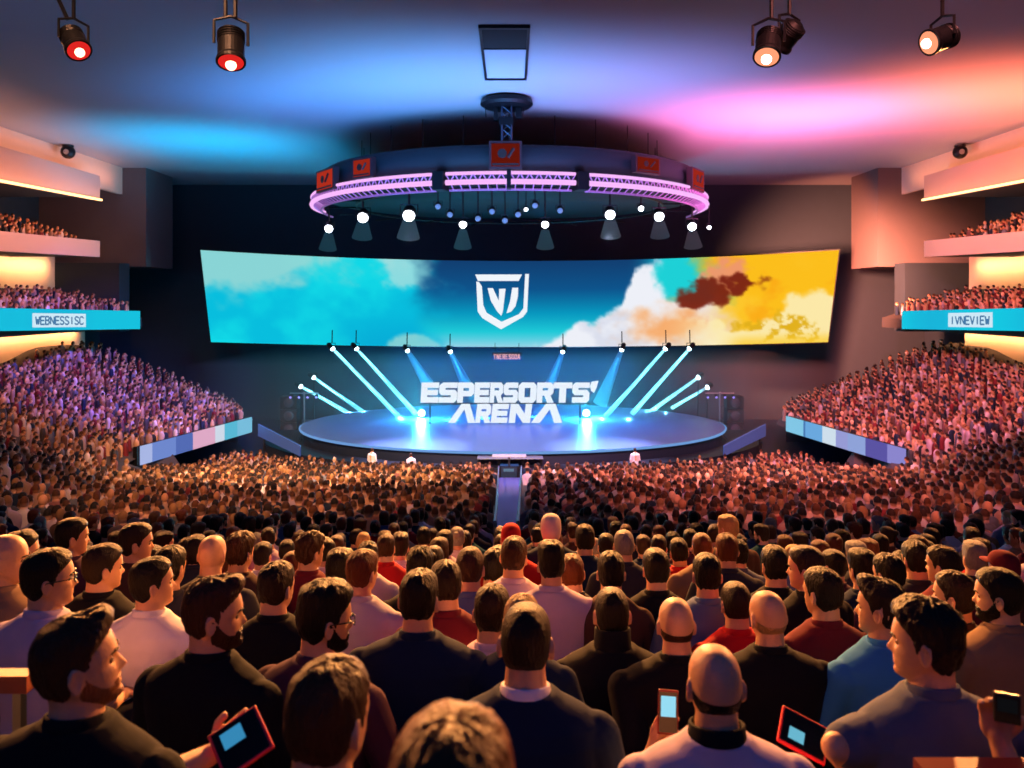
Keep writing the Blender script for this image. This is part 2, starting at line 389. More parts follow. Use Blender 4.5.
# cream cloud low right with an ochre clump
yy = np.interp(x, [520,560,580,600,640], [60,78,66,42,36])
cc = sstep(-4,8, y-yy+(n2-.5)*34)*sstep(470,540,x); C = mixc(C, (252/255,236/255,180/255), cc*.92)
och = (1-sstep(.75,1.0,np.hypot((x-590)/40,(y-80)/20)+(n2-.5)*1.3))*sstep(.4,.55,fbm(x/6,y/5,3)+.05); C = mixc(C, (226/255,176/255,30/255), och)
C = mixc(C, (252/255,206/255,60/255), sstep(78,92,y)*sstep(530,560,x)*.8)
C = np.clip(C, 0, 1); Cl = np.where(C <= .04045, C/12.92, ((C+.055)/1.055)**2.4).reshape(-1,3)
me = col_mesh('screen_face', pts, Fc, Cl); obj('screen_face', me, emat('screen_col', (1,1,1), 1.0, attr='Col'), r)
mb = MB(); NB = 40
for i in range(NB):
    t0, t1 = -1.004+2.008*i/NB, -1.004+2.008*(i+1)/NB
    f = lambda t, v, o: SCR(t, v, o)-L
    mb.hexa([f(t0,1.012,-.05), f(t1,1.012,-.05), f(t1,1.012,-.5), f(t0,1.012,-.5)], [f(t0,-.012,-.05), f(t1,-.012,-.05), f(t1,-.012,-.5), f(t0,-.012,-.5)])
mb.build('housing', M_dark, r)
def crest(poly, name='emblem'):
    mb = MB(); pts2 = []
    for X, Y in poly:
        t, v = t_of(450+X/9.31, 260+Y/9.31); pts2.append((t, v))
    a = [SCR(t, v, .06)-L for t, v in pts2]; b = [SCR(t, v, .01)-L for t, v in pts2]; n = len(a)
    mb.add(a+b, [tuple(range(n))]+[(i, i+n, (i+1)%n+n, (i+1)%n) for i in range(n)]); return mb
mbs = MB()
for poly in ([(235,135),(670,135),(640,195),(260,195)],
             [(245,200),(270,205),(297,245),(310,420),(340,490),(480,575),(475,645),(300,540),(258,480)],
             [(480,575),(640,505),(683,450),(700,130),(735,130),(718,480),(680,530),(475,645)],
             [(350,262),(400,262),(468,410),(490,470),(478,520),(440,480),(380,380)],
             [(458,268),(518,268),(492,480),(478,520),(452,440)],
             [(580,258),(635,258),(632,340),(610,430),(570,480),(525,497),(560,380)]):
    m_ = crest(poly); mbs.add(m_.v, m_.f)
mbs.build('emblem', emat('emblem_white', rgb(240,246,252), 1.0), r)
tag(r, 'huge curved LED screen with teal sky, white shield emblem and orange clouds', 'screen')

# ------------------------------------------------------------------ stage
SZ = EYE-8.4; SCX, SCY, SA, SB = 0.05, 54.4, 14.2, 10.2
def ell(a, b, ang): return (SCX+a*math.cos(ang), SCY+b*math.sin(ang))
r = empty('stage', (SCX,SCY,0)); L = r.location
mb = MB(); n = 96; prof = [(1.0,SZ-.12),(1.0,SZ),(.0,SZ)]
vs = [(SA*math.cos(2*PI*k/n), SB*math.sin(2*PI*k/n), z) for z in (SZ-.14, SZ) for k in range(n)]
MB().add(vs, [(k,(k+1)%n,n+(k+1)%n,n+k) for k in range(n)]+[tuple(n+k for k in range(n))]).build('deck', M_stage, r)
vs = [(SA*.985*math.cos(2*PI*k/n)*q_, SB*.985*math.sin(2*PI*k/n)*q_, z) for z, q_ in ((0,1.0), (SZ-.14,1.0)) for k in range(n)]
MB().add(vs, [(k,(k+1)%n,n+(k+1)%n,n+k) for k in range(n)]).build('skirt', M_skirt, r)
vs = [((SA+e)*math.cos(a), (SB+e)*math.sin(a), z) for e, z in ((.06,SZ-.12),(.1,SZ-.02),(.0,SZ+.02)) for a in [PI*(.97+1.06*k/60) for k in range(61)]]
MB().add(vs, [(j*61+k,j*61+k+1,(j+1)*61+k+1,(j+1)*61+k) for j in range(2) for k in range(60)]).build('edge_light', emat('stage_edge', rgb(120,170,235), .8), r)
tag(r, 'round glossy blue stage with a glowing front edge', 'stage')
# lower dark apron ring round the stage
r = empty('stage_apron', (SCX,SCY,0))
a_ = [PI*(.95+1.1*k/70) for k in range(71)]
vs = [(ra*math.cos(a), rb*math.sin(a), z) for (ra, rb, z) in ((SA+.2,SB+.1,.75),(SA+2.4,SB+1.0,.75),(SA+2.4,SB+1.0,0)) for a in a_]
MB().add(vs, [(j*71+k,j*71+k+1,(j+1)*71+k+1,(j+1)*71+k) for j in range(2) for k in range(70)]).build('apron_deck', mat('apron', rgb(26,30,44), .5), r)
tag(r, 'low dark apron step wrapping the front of the round stage', 'stage apron')
for s in (-1,1):      # sloped blue barrier panels at both ends of the stage
    a, b = (P(258,424,50),P(300,446,46)) if s < 0 else (P(766,424,50),P(724,446,46))
    hgt = .75
    o = MB().hexa([(a.x,a.y,a.z-hgt),(b.x,b.y,b.z-hgt*.8),(b.x,b.y+.2,b.z-hgt*.8),(a.x,a.y+.2,a.z-hgt)], [tuple(a),tuple(b),(b.x,b.y+.2,b.z),(a.x,a.y+.2,a.z)])
    root = empty('barrier', ((a.x+b.x)/2, 48, 0)); o.v = [(p[0]-root.location.x, p[1]-48, p[2]) for p in o.v]
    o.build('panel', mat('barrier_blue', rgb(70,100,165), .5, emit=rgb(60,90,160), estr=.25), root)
    for t in (.15,.85):
        c = a.lerp(b, t); MB().box((c.x-root.location.x-.05,c.y-48+.05,0),(c.x-root.location.x+.05,c.y-48+.15,c.z-.4)).build('post', M_dark, root)
    tag(root, 'slate blue sloping barrier beside the %s end of the stage' % ('cyan-screen' if s<0 else 'orange-screen'), 'barrier')

# big letter sign standing on the stage
def glyph_mesh(ch, x0, x1, y0, y1, sh, w, d, th=.25):
    # thick strokes in pixels, extruded
    mb = MB()
    W = x1-x0; H = y1-y0
    for st in GLYPH[ch]:
        pts = [(x0+w/2+(W-w)*a/4, y1-w*.42-(H-w*.84)*b/6) for a, b in st]
        closed = st[0] == st[-1]
        for a, b in zip(pts, pts[1:]):
            dx, dy = b[0]-a[0], b[1]-a[1]; l = math.hypot(dx, dy); ux, uy = dx/l, dy/l
            hw = (w*.5*abs(uy)+w*.42*abs(ux)); nx, ny = -uy*hw, ux*hw; e = hw*.75
            q4 = [(a[0]-ux*e+nx, a[1]-uy*e+ny), (a[0]-ux*e-nx, a[1]-uy*e-ny), (b[0]+ux*e-nx, b[1]+uy*e-ny), (b[0]+ux*e+nx, b[1]+uy*e+ny)]
            f = [P(X+sh*(y1-Y), Y, d) for X, Y in q4]; bk = [p+Vector((0,th,0)) for p in f]
            mb.hexa(f, bk)
    return mb
r = empty('letter_sign', (0,54,SZ)); L = r.location
def R_(x0,y0,x1,y1): return [(x0,y0),(x1,y0),(x1,y1),(x0,y1)]
FAT = {
 'E':[R_(0,0,.34,1),R_(0,0,1,.27),R_(0,.38,.95,.63),R_(0,.74,1,1)],
 'S':[[(.18,1),(1,1),(1,.74),(.1,.74),(.0,.86)],[(0,.86),(.18,1),(.34,.8),(.34,.55),(.12,.4),(0,.52)],[(.12,.63),(.85,.63),(1,.5),(.88,.38),(.12,.38),(.0,.5)],[(.66,.5),(.88,.63),(1,.48),(1,.14),(.85,0),(.66,.2)],[(0,0),(.85,0),(1,.14),(.9,.26),(0,.26)]],
 'P':[R_(0,0,.34,1),[(0,1),(.84,1),(1,.86),(.9,.74),(0,.74)],[(.68,.8),(.84,1),(1,.86),(1,.46),(.84,.32),(.68,.5)],[(0,.58),(.9,.58),(1,.46),(.84,.32),(0,.32)]],
 'R':[R_(0,0,.34,1),[(0,1),(.84,1),(1,.86),(.9,.74),(0,.74)],[(.68,.8),(.84,1),(1,.86),(1,.5),(.84,.36),(.68,.5)],[(0,.6),(.9,.6),(1,.5),(.84,.36),(0,.36)],[(.42,.4),(.8,.4),(1.04,0),(.64,0)]],
 'O':[[(0,.16),(.16,0),(.34,.22),(.34,.78),(.16,1),(0,.84)],[(1,.16),(1,.84),(.84,1),(.66,.78),(.66,.22),(.84,0)],[(.16,1),(.84,1),(.7,.74),(.3,.74)],[(.16,0),(.84,0),(.7,.26),(.3,.26)]],
 'T':[R_(0,.72,1,1),R_(.32,0,.68,1)],
 'A':[[(-.25,0),(.12,0),(.62,1),(.3,1)],[(.3,1),(.72,1),(1.1,0),(.74,0),(.46,.8)]],
 'N':[R_(0,0,.3,1),[(0,1),(.36,1),(1,0),(.66,0)],R_(.7,0,1,1)]}
def place_word(letters, y0, y1, sh, w, d):
    for ch, x0, x1 in letters:
        mb = MB()
        for poly in FAT[ch]:
            f = [P(x0+(x1-x0)*X+sh*(y1-y0)*Y, y1-(y1-y0)*Y, d)-L for X, Y in poly]; n = len(f); bk = [p+Vector((0,.25,0)) for p in f]
            mb.add(f+bk, [tuple(range(n)), tuple(range(2*n-1,n-1,-1))]+[(i,i+n,(i+1)%n+n,(i+1)%n) for i in range(n)])
        mb.build('letter', emat('sign_white', rgb(236,244,250), 1.0), r)
place_word([('E',420.5,438),('S',438.6,456.5),('P',457,473.5),('E',474,489),('R',489.5,502.5),('S',503,517.5),('O',518,536),('R',536.5,553),('T',553,571.5),('S',572,589)], 382.8, 402.8, .05, 4.6, 54)
place_word([('A',453,473),('R',475,489.5),('E',490.5,507),('N',508.5,530),('A',537,560)], 404.3, 423.0, .12, 4.4, 54)
m_ = MB().hexa([P(590,386,54),P(596,386,54),P(594,393,54),P(591,391,54)], [p+Vector((0,.25,0)) for p in (P(592,382,54),P(599,381,54),P(597,388,54),P(592,387,54))]); m_.v = [tuple(Vector(p)-L) for p in m_.v]; m_.build('apostrophe', emat('sign_white', (1,1,1)), r)
mb = MB()
for X in (430,500,580): a = P(X,402,54.3); b = P(X,425,54.3); mb.tube([a-L, (b.x-L.x, b.y-L.y, 0)], .05, 6)
mb.tube([P(424,403.3,54.3)-L, P(590,403.3,54.3)-L], .06, 6)
mb.build('support_frame', M_dark, r)
tag(r, 'white block letter sign reading ESPERSORTS ARENA standing on the stage', 'sign')
# small pink lettered sign high above the stage
r = empty('small_sign', P(507,356.5,60)); L = r.location; mb = MB(); 
for i, ch in enumerate('TNERESGOA'):
    m_ = glyph_mesh(ch, 493.5+i*3.0, 496.1+i*3.0, 354.2, 359.2, 0, .8, 60, .06); m_.v = [tuple(Vector(p)-L) for p in m_.v]; mb.add(m_.v, m_.f)
mb.build('lettering', emat('pink_letters', rgb(235,170,175), 1.0), r)
MB().box((-1.15,.08,-.3),(1.15,.2,.3)).build('back_plate', mat('plum_plate', rgb(50,20,40), .6), r)
MB().tube([(-.9,.14,.3),(-.9,.3,1.0)], .02, 5).build('hanger', M_dark, r); MB().tube([(.9,.14,.3),(.9,.3,1.0)], .02, 5).build('hanger', M_dark, r)
tag(r, 'small pink lettered sign hanging below the curved screen centre', 'sign')
# operator desk and monitors on the apron at the head of the aisle
r = empty('equipment_desk', (0,43.6,0)); L = r.location
MB().box((-1.9,.1,1.15),(1.7,.7,1.23)).build('desk_top', mat('desk_grey', rgb(130,150,180), .4), r)
for X in (-1.8,-.7,.6,1.6): MB().box((X-.04,.2,0),(X+.04,.28,1.15)).build('leg', M_dark, r)
tag(r, 'long grey equipment desk in front of the stage at the aisle head', 'desk')
r = empty('camera_cart', (-.15,42.6,0))
MB().box((-.5,-.25,.2),(.5,.35,1.05)).build('cabinet', M_dark, r)
MB().box((-.42,-.3,.45),(.42,-.25,1.0)).build('monitor', mat('monitor_glass', rgb(30,50,70), .2), r)
MB().box((-.3,-.32,.78),(.25,-.3,.93)).build('screen_glow', emat('cart_screen', rgb(120,150,180), .6), r)
mb = MB(); 
for a, b in (((-.42,-.34,.45),(.1,-.34,.38)), ((.1,-.34,.38),(.45,-.34,.42))): mb.tube([a,b], .025, 6)
mb.build('cable', M_steel, r)
MB().tube([(0,0,1.05),(0,0,1.5)], .05, 8).build('column', M_steel, r); MB().box((-.9,-.1,1.5),(.9,.15,1.62)).build('tray', mat('tray_grey', rgb(190,205,225), .4), r)
for X in (-.4,.4): MB().lathe([(.1,-.03),(.1,.03)], (X,0,.1), (1,0,0), 12).build('wheel', M_dark, r)
tag(r, 'black camera cart with a small lit monitor at the aisle head', 'camera cart')
for X, nm in ((396,'cyan'),(0,'')):
    pass
# two bright floor lamps behind the sign
for px, nm in ((422,'cyan'),(586,'orange')):
    c = P(px,421,57); c.z = SZ
    r = empty('floor_lamp_unit', c)
    MB().box((-.3,-.15,0),(.3,.2,.12)).build('base', M_dark, r)
    MB().lathe([(.2,-.12),(.26,0),(.26,.1),(.22,.12)], (0,-.1,.38), (0,-1,.1), 20).build('lamp_head', M_dark, r)
    MB().ball((0,-.25,.38), (.24,.12,.24)).build('lens', emat('cyan_lens', rgb(170,250,255), 14), r)
    tag(r, 'blazing cyan floor lamp behind the sign at its %s-screen end' % nm, 'stage lamp')
    l = bpy.data.lights.new('floor_lamp_light', 'POINT'); l.color = rgb(60,220,255); l.energy = 3200; l.shadow_soft_size = .25
    lo = bpy.data.objects.new('floor_lamp_light', l); COL.objects.link(lo); lo.location = (c.x, c.y-.7, c.z+.5)
def add_spot(name, loc, tgt, e, col, size, blend=.5, soft=.1):
    l = bpy.data.lights.new(name, 'SPOT'); l.energy = e; l.color = col; l.spot_size = size; l.spot_blend = blend; l.shadow_soft_size = soft
    o = bpy.data.objects.new(name, l); COL.objects.link(o); o.location = loc
    o.rotation_euler = (Vector(tgt)-Vector(loc)).to_track_quat('-Z','Y').to_euler(); return o
# ------------------------------------------------------------------ hanging drum, truss ring and its lamps
RC = (-.15, 50.0); RR = 12.0; RZ = EYE+5.75
def rp(a, r_, z): return Vector((r_*math.cos(a), r_*math.sin(a), z))
root = empty('ceiling_drum', (RC[0], RC[1], RZ+.45)); n = 96
prof = [(RR-.35, 0), (RR-.35, 1.1), (RR-.7, 1.32), (0.1, 1.35)]
vs = [(q*math.cos(2*PI*k/n), q*math.sin(2*PI*k/n), z) for q, z in prof for k in range(n)]
fs = [(j*n+k, j*n+(k+1)%n, (j+1)*n+(k+1)%n, (j+1)*n+k) for j in range(3) for k in range(n)]+[tuple(range(n-1,-1,-1))]
MB().add(vs, fs).build('shell', mat('drum_black', rgb(16,30,42), .7), root, True)
mb = MB()
for k in range(24):
    a = 2*PI*k/24; MB().tube([rp(a, RR-2.9, 1.3), rp(a, RR-2.9, CEIL-RZ-.45)], .025, 5).build('suspension_wire', M_dark, root)
tag(root, 'big dark round drum hanging under the ceiling above the light ring', 'ceiling drum')
# truss: three lit arcs with dark joints, outer and inner chords and zig-zag lacing
troot = empty('truss_ring', (RC[0], RC[1], RZ))
M_chord = emat('chord_pink', rgb(236,176,240), 1.15); M_lace = mat('lace_steel', rgb(150,110,160), .4, .3, emit=rgb(200,120,215), estr=.45)  # steel lacing gets the tubes' pink light as its own glow
def arc_section(a0, a1, n, name):
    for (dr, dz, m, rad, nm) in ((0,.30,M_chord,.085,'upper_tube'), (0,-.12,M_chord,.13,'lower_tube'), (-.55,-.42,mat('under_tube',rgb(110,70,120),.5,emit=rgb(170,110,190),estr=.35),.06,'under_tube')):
        MB().tube([rp(a0+(a1-a0)*i/n, RR+dr, dz) for i in range(n+1)], rad, 8).build(nm, m, troot, True)
    mb = MB(); k = int((a1-a0)*RR/.42)
    for i in range(k):
        b0 = a0+(a1-a0)*i/k; b1 = a0+(a1-a0)*(i+1)/k; bm = (b0+b1)/2
        mb.tube([rp(b0,RR,.30), rp(bm,RR,-.12)], .035, 5, False).tube([rp(bm,RR,-.12), rp(b1,RR,.30)], .035, 5, False)
        mb.tube([rp(bm,RR,-.12), rp(bm,RR-.55,-.42)], .03, 5, False)
    mb.build('lacing', M_lace, troot)
th = lambda px: -PI/2+math.asin(max(-1,min(1,((px-512)/F*39+.15)/RR)))     # rough angle of a joint seen at px
j1, j2 = -PI/2-.285, -PI/2+.30
arc_section(-PI-.12, j1-.03, 60, 'a'); arc_section(j1+.03, j2-.03, 36, 'b'); arc_section(j2+.03, .12, 60, 'c')
for a in (j1, j2, -PI/2-.0):
    mb = MB(); R_ = Matrix.Rotation(a, 4, 'Z')
    w_ = .28 if a != -PI/2 else .10
    mb.box((RR-.6,-w_,-.45),(RR+.18,w_,.42), R_).build('joint_block', M_dark, troot)
MB().tube([rp(2*PI*i/64, RR-2.6, -.05) for i in range(65)], .07, 6, False).build('inner_tube', M_dark, troot)
for k in range(18):
    a = 2*PI*k/18+.08; MB().tube([rp(a, RR-2.6, -.05), rp(a, RR-.3, -.1)], .05, 6).build('spoke', M_dark, troot)
for k in range(10):
    a = 2*PI*k/10+.2; MB().tube([rp(a, RR-.6, .1), rp(a, RR-.6, .7)], .05, 6).build('hanger', M_dark, troot)
tag(troot, 'curved lighting truss with pink glowing tubes under the round drum', 'lighting truss')
# red box displays on the drum
def ringpos(px, py, r_):
    k = (px-512)/F
    # nearest intersection of the sight ray with the cylinder radius r_
    A = k*k+1; B = -2*(k*RC[0]+RC[1]); Cc = RC[0]**2+RC[1]**2-r_*r_; D = max(B*B-4*A*Cc, 0)
    d = (-B-math.sqrt(D))/(2*A); return P(px, py, d)
red = [(325,180,26,22,'farthest toward the teal end',1.0),(362,168,22,20,'second from the teal end',.7),(505.5,155,33,28,'at the centre above the truss',.28),(648,165,28,17,'second from the orange end',.35),(698,180,19,22,'farthest toward the orange end',.75)]
for i, (px, py, w, h, where, st) in enumerate(red):
    c = ringpos(px, py, RR+.12); ang = math.atan2(c.y-RC[1], c.x-RC[0]); r = empty('red_display', c, ang+PI/2)
    s_ = c.y/F; W = w*s_/max(.45, abs(math.sin(ang)))*.5; H = h*s_*.5
    MB().box((-W,-.02,-H),(W,.3,H)).build('casing', mat('plum_case', rgb(48,20,30), .6), r)
    MB().box((-W*.86,-.04,-H*.82),(W*.86,-.02,H*.82)).build('face', emat('red_face_%d' % i, rgb(225,62,40), st*.55), r)
    mb = MB()
    mb.lathe([(H*.34,0),(H*.34,.03)], (-W*.2,-.045,H*.1), (0,-1,0), 14)
    mb.tube([(W*.15,-.06,-H*.2),(W*.5,-.06,H*.45)], H*.12, 5).box((-W*.8,-.07,-H*.75),(W*.8,-.045,-H*.6)); mb.build('dark_mark', mat('mark_dark', rgb(30,10,14), .6), r)
    tag(r, 'red glowing square display on the drum, ' + where, 'display')
# hoist with a round plate at the ceiling
r = empty('hoist', (-.25, 37.7, CEIL))
mb = MB(); mb.lathe([(1.1,-.42),(1.25,-.3),(1.2,-.1),(.9,0)], (0,0,0), (0,0,1), 28); mb.build('mount_plate', M_dark, r)
for X, Y in ((-.22,-.22),(.22,-.22),(.22,.22),(-.22,.22)): MB().tube([(X,Y,-.3),(X,Y,-1.95)], .045, 6).build('mast_tube', mat('mast', rgb(70,80,100), .4, .7), r)
mb = MB()
for i in range(4):
    z0, z1 = -.4-.36*i, -.4-.36*(i+1)
    for (a, b) in (((-.22,-.22),(.22,-.22)),((.22,-.22),(.22,.22)),((.22,.22),(-.22,.22)),((-.22,.22),(-.22,-.22))): mb.tube([(a[0],a[1],z0),(b[0],b[1],z1)], .025, 5)
mb.build('lacing', mat('mast', (1,1,1)), r)
mb = MB(); mb.box((-.6,-.2,-1.05),(-.42,.2,-.45)).box((.42,-.2,-.95),(.7,.2,-.45)).box((-.35,-.3,-1.3),(.3,.3,-.95)).build('motor_block', M_dark, r)
mb = MB(); mb.tube([(-1.0,0,-.3),(-.98,0,-.9)], .02, 5).tube([(.8,0,-.3),(.75,0,-.85)], .02, 5).build('cable', M_dark, r)
tag(r, 'hoist mast with a round plate hanging from the ceiling centre', 'hoist')
lampm, nt_, out_ = nodes('lamp_haze'); v_ = nt_.nodes.new('ShaderNodeVolumeScatter'); v_.inputs['Color'].default_value = (.9,.93,1,1); v_.inputs['Density'].default_value = .022
nt_.links.new(v_.outputs[0], out_.inputs['Volume'])
# lamps of the ring, white
LAMPS = [(329,228,.24,'lowest, at the cyan end of the ring'),(363,217,.32,'under the ring below the second red display'),(409,215,.34,'under the ring left of the dark joint'),(463,224,.2,'small, just off the cyan side of ring centre'),
         (545,224,.2,'small, just off the orange side of ring centre'),(526,209,.1,'tiny, nearest the ring centre'),(610,214,.28,'under the ring past the second dark joint'),(641,208,.16,'small, between two brighter lamps on the orange side'),(659,216,.3,'bright, third from the orange end of ring'),(692,226,.26,'bright, second from the orange end of ring'),(709,227,.12,'tiny, at the orange tip of the ring')]
def lamp_fix(c, r_, m_lens, name, label, cat, grp=None, tilt=.35, hang=.7):
    e = empty(name, c); ax = Vector((0,-math.sin(tilt+.5),-math.cos(tilt+.5)))
    b = -ax*(r_*1.0)
    mb = MB().lathe([(r_*.5,-r_*1.6),(r_*.95,-r_*1.3),(r_*1.08,-r_*.1),(r_*1.14,.0),(r_*1.14,.03)], (0,0,0), ax, 18); mb.build('lamp_body', M_dark, e)
    q = ax*.05; MB().ball(q, r_*.92, 16, 9).build('lens', m_lens, e, True)
    y = MB().tube([(-r_*1.3,0,0),(-r_*1.35,0,r_*1.6),(r_*1.35,0,r_*1.6),(r_*1.3,0,0)], r_*.12, 5); y.build('yoke', M_dark, e)
    MB().tube([(0,0,r_*1.6),(0,0,hang)], r_*.15+.015, 6).build('clamp', M_dark, e)
    return tag(e, label, cat, grp)
for px, py, r_, wh in LAMPS:
    big = r_ >= .2
    k = (px-512)/F; c = ringpos(px, py, RR-2.6) if abs(px-510) < 150 else ringpos(px, py, RR-.7)
    c.z = max(c.z, RZ-3.2)
    lamp_fix(c, r_, emat('white_lens', rgb(240,244,255), 12), 'ring_lamp', 'white lamp ' + wh, 'stage lamp', hang=RZ-.1-c.z)
    if big:
        ax_ = Vector((0,-.25,-1)).normalized(); lamp_e = [o_ for o_ in COL.objects if o_.name.startswith('ring_lamp') and o_.type == 'EMPTY'][-1]
        MB().tube([ax_*.34, ax_*1.25], [r_*1.0, r_*1.0+.26], 18).build('light_beam', lampm, lamp_e, True)  # small haze cone added so the lamp's downward glow shows
        add_spot('ring_beam', c+ax_*.36, c+ax_*3, 5200, rgb(225,228,255), .36, 1, .08)
for i, px in enumerate((438,450,478,492,505,518,535,560)):       # unlit small heads around the middle, lenses given a faint glow
    c = ringpos(px, (206,214,218,211,220,214,205,210)[i], RR-2.6)
    lamp_fix(c, .16, mat('dim_lens', rgb(90,110,150), .2, emit=rgb(120,160,220), estr=.5), 'ring_lamp', 'small unlit lamp head in the cluster under the ring centre', 'stage lamp', 'unlit lamp heads under the ring', hang=RZ-.1-c.z)
# ------------------------------------------------------------------ spotlights hanging in the foreground from the ceiling
def spotlight(px, py, d, r_, ln, aim, glow, label, rods, st):
    c = P(px, py, d); e = empty('spotlight', c); ax = Vector(aim).normalized()
    R = ax.to_track_quat('Z','Y').to_matrix().to_4x4()
    b0 = -ax*ln
    mb = MB().lathe([(r_*.45,-ln*1.02),(r_*.85,-ln*.9),(r_*1.0,-ln*.55),(r_*1.0,-.06),(r_*1.12,0),(r_*1.12,.05),(r_*.98,.05)], (0,0,0), ax, 28); mb.build('housing', M_dark, e)
    mb = MB()
    for k in range(4): mb.lathe([(r_*1.03,-ln*.86+k*ln*.08),(r_*1.06,-ln*.84+k*ln*.08),(r_*1.03,-ln*.82+k*ln*.08)], (0,0,0), ax, 24)
    mb.build('cooling_fins', M_dark, e)
    MB().lathe([(r_*.97,.035),(r_*.95,.05),(r_*.5,.075),(.01,.09)], (0,0,0), ax, 24).build('lens', emat('lens_'+glow[0], glow[1], st*.55), e)
    MB().ball(ax*.1+Vector((0,-.0,0)), (r_*.42,)*3, 14, 8).build('bulb', emat('bulb_'+glow[0], glow[2], 7), e)
    m = b0*.5; s_ = ax.cross(Vector((0,0,1))).normalized()*r_*1.25
    top = m+Vector((0,0,ln*.75))
    MB().tube([m+s_, m+s_+Vector((0,0,ln*.6)), top, m-s_+Vector((0,0,ln*.6)), m-s_], r_*.13, 6).build('yoke', M_dark, e)
    for dx, lean in rods: MB().tube([top+Vector((dx,0,-.02)), (top.x+dx+lean*(CEIL-c.z), top.y, CEIL-c.z)], .035, 6).build('rod', M_dark, e)
    return tag(e, label, 'spotlight')
redg = ('red', rgb(235,40,36), rgb(255,150,120)); wrm = ('warm', rgb(250,150,110), rgb(255,225,205))
spotlight(78,49,13.5,.19,.5,(.55,-.45,-.75),redg,'hanging spotlight with red lens, nearest the cyan side wall',[(0,-.0),(-.1,-.42)],1.6)
spotlight(231,60,13,.21,.62,(.12,-.35,-.9),redg,'hanging black spotlight with glowing lens on two rods',[(-.09,0),(.07,0)],1.6)
spotlight(767,55,13,.2,.55,(-.25,-.5,-.85),wrm,'hanging spotlight with pale lens in front of a darker twin',[(.05,0)],2.2)
spotlight(781,44,14,.2,.45,(-.35,.6,-.5),('brown',rgb(70,26,20),rgb(120,50,40)),'dark hanging spotlight turned away behind the pale-lens one',[(.0,0)],.3)
spotlight(931,42,13.5,.2,.5,(-.9,-.25,-.35),wrm,'hanging spotlight pointed sideways, nearest the orange side wall',[(0,0)],1.0)
for (px, py, s) in ((68,152,-1),(960,152,1)):       # small speakers on the bulkheads
    d = 27.2*F/abs(px-512); c = P(px, py, d); e = empty('wall_camera', c)
    MB().ball((0,0,0), .42, 16, 10).build('dome', M_dark, e, True); MB().lathe([(.3,0),(.34,.1)], (0,0,.3), (0,0,1), 14).build('collar', M_dark, e)
    MB().tube([(0,0,.3),(s*.3,0,.55),(s*.9,0,.6)], .08, 6).build('bracket', M_dark, e); MB().lathe([(.16,0),(.16,.03)], (-s*.1,-.38,-.05), (0,-1,-.1), 12).build('lens', M_steel, e)
    tag(e, 'small dark round camera on the lit bulkhead of the %s side' % ('cyan' if s<0 else 'orange'), 'camera')

# ------------------------------------------------------------------ beam lamps over the stage (apex px, target px)
BEAMS = [(300,386,352,415,61),(313,377,366,414,61.5),(332,348,398,416,58),(356,348,416,414,58),(407,350,428,384,59),(450,351,466,384,60),
         (563,351,548,390,60),(622,349,600,404,59),(666,348,606,416,58),(690,348,632,414,58),(699,377,650,412,61.5),(708,387,672,408,61)]
ordn = ['outermost low','second lowest','first tall','second tall','short inner','innermost']
for i, (x0,y0,x1,y1,d) in enumerate(BEAMS):
    a = P(x0,y0,d); b = P(x1,y1,d-1.5); ax = (b-a).normalized(); r_ = .17
    e = empty('moving_light', a)
    MB().lathe([(r_*.5,-.5),(r_*1.0,-.4),(r_*1.05,0),(r_*1.15,.04)], (0,0,0), ax, 16).build('lamp_head', M_dark, e)
    MB().ball(ax*.06, r_*.95, 12, 8).build('lens', emat('beam_lens', rgb(215,250,255), 9), e, True)
    MB().tube([(-.24,0,0),(-.24,0,.35),(.24,0,.35),(.24,0,0)], .03, 5).build('yoke', M_dark, e)
    if y0 < 360: MB().tube([(0,0,.35),(0,.1,1.3)], .04, 6).build('hanger', M_dark, e)
    else: MB().tube([(0,.2,-.1),(0,.3,-(a.z-.02))], .06, 6).build('stand', M_dark, e)
    j = i if i < 6 else 11-i
    tag(e, 'lamp of the %s pale cyan beam on the %s-screen half of the stage' % (ordn[j], 'teal' if i < 6 else 'orange'), 'beam light')
    wide = j >= 4; ang = math.radians(9 if wide else 1.3); ln_ = (b-a).length
    if wide: add_spot('beam', a+ax*.35, b, 4500*BEAM_K, rgb(50,190,255), ang*1.15, .3, .03)
    else:
        l = bpy.data.lights.new('beam', 'AREA'); l.shape = 'DISK'; l.size = .2; l.spread = math.radians(1.8); l.energy = 950; l.color = rgb(120,235,255)
        lo = bpy.data.objects.new('beam', l); COL.objects.link(lo); lo.location = a+ax*.32; lo.rotation_euler = ax.to_track_quat('-Z','Y').to_euler()
    m_, nt_, out_ = nodes('beam_haze'); v_ = nt_.nodes.new('ShaderNodeVolumeScatter'); v_.inputs['Color'].default_value = (.8,.95,1,1); v_.inputs['Density'].default_value = .12 if wide else .5
    nt_.links.new(v_.outputs[0], out_.inputs['Volume'])
    r0 = .17 if wide else .10; r1 = r0+math.tan(ang/2)*ln_
    MB().tube([ax*.3, ax*ln_], [r0, r1], 20).build('light_beam', m_, e, True)  # cone of denser haze, added and shaped to make the beam visible
# haze over the stage, lit by the beams
def haze(name, lo, hi, dens, label):
    m, nt, out = nodes(name); v = nt.nodes.new('ShaderNodeVolumeScatter'); v.inputs['Color'].default_value = (.75,.9,1,1); v.inputs['Density'].default_value = dens; v.inputs['Anisotropy'].default_value = .2
    nt.links.new(v.outputs[0], out.inputs['Volume']); MATS[name] = m
    o = MB().box(lo, hi).build(name, m); tag(o, label, 'haze', kind='stuff'); return o
haze('stage_haze', (-19,46.5,.02), (19,65.8,EYE-3.75), HAZE, 'thin blue haze over the stage')
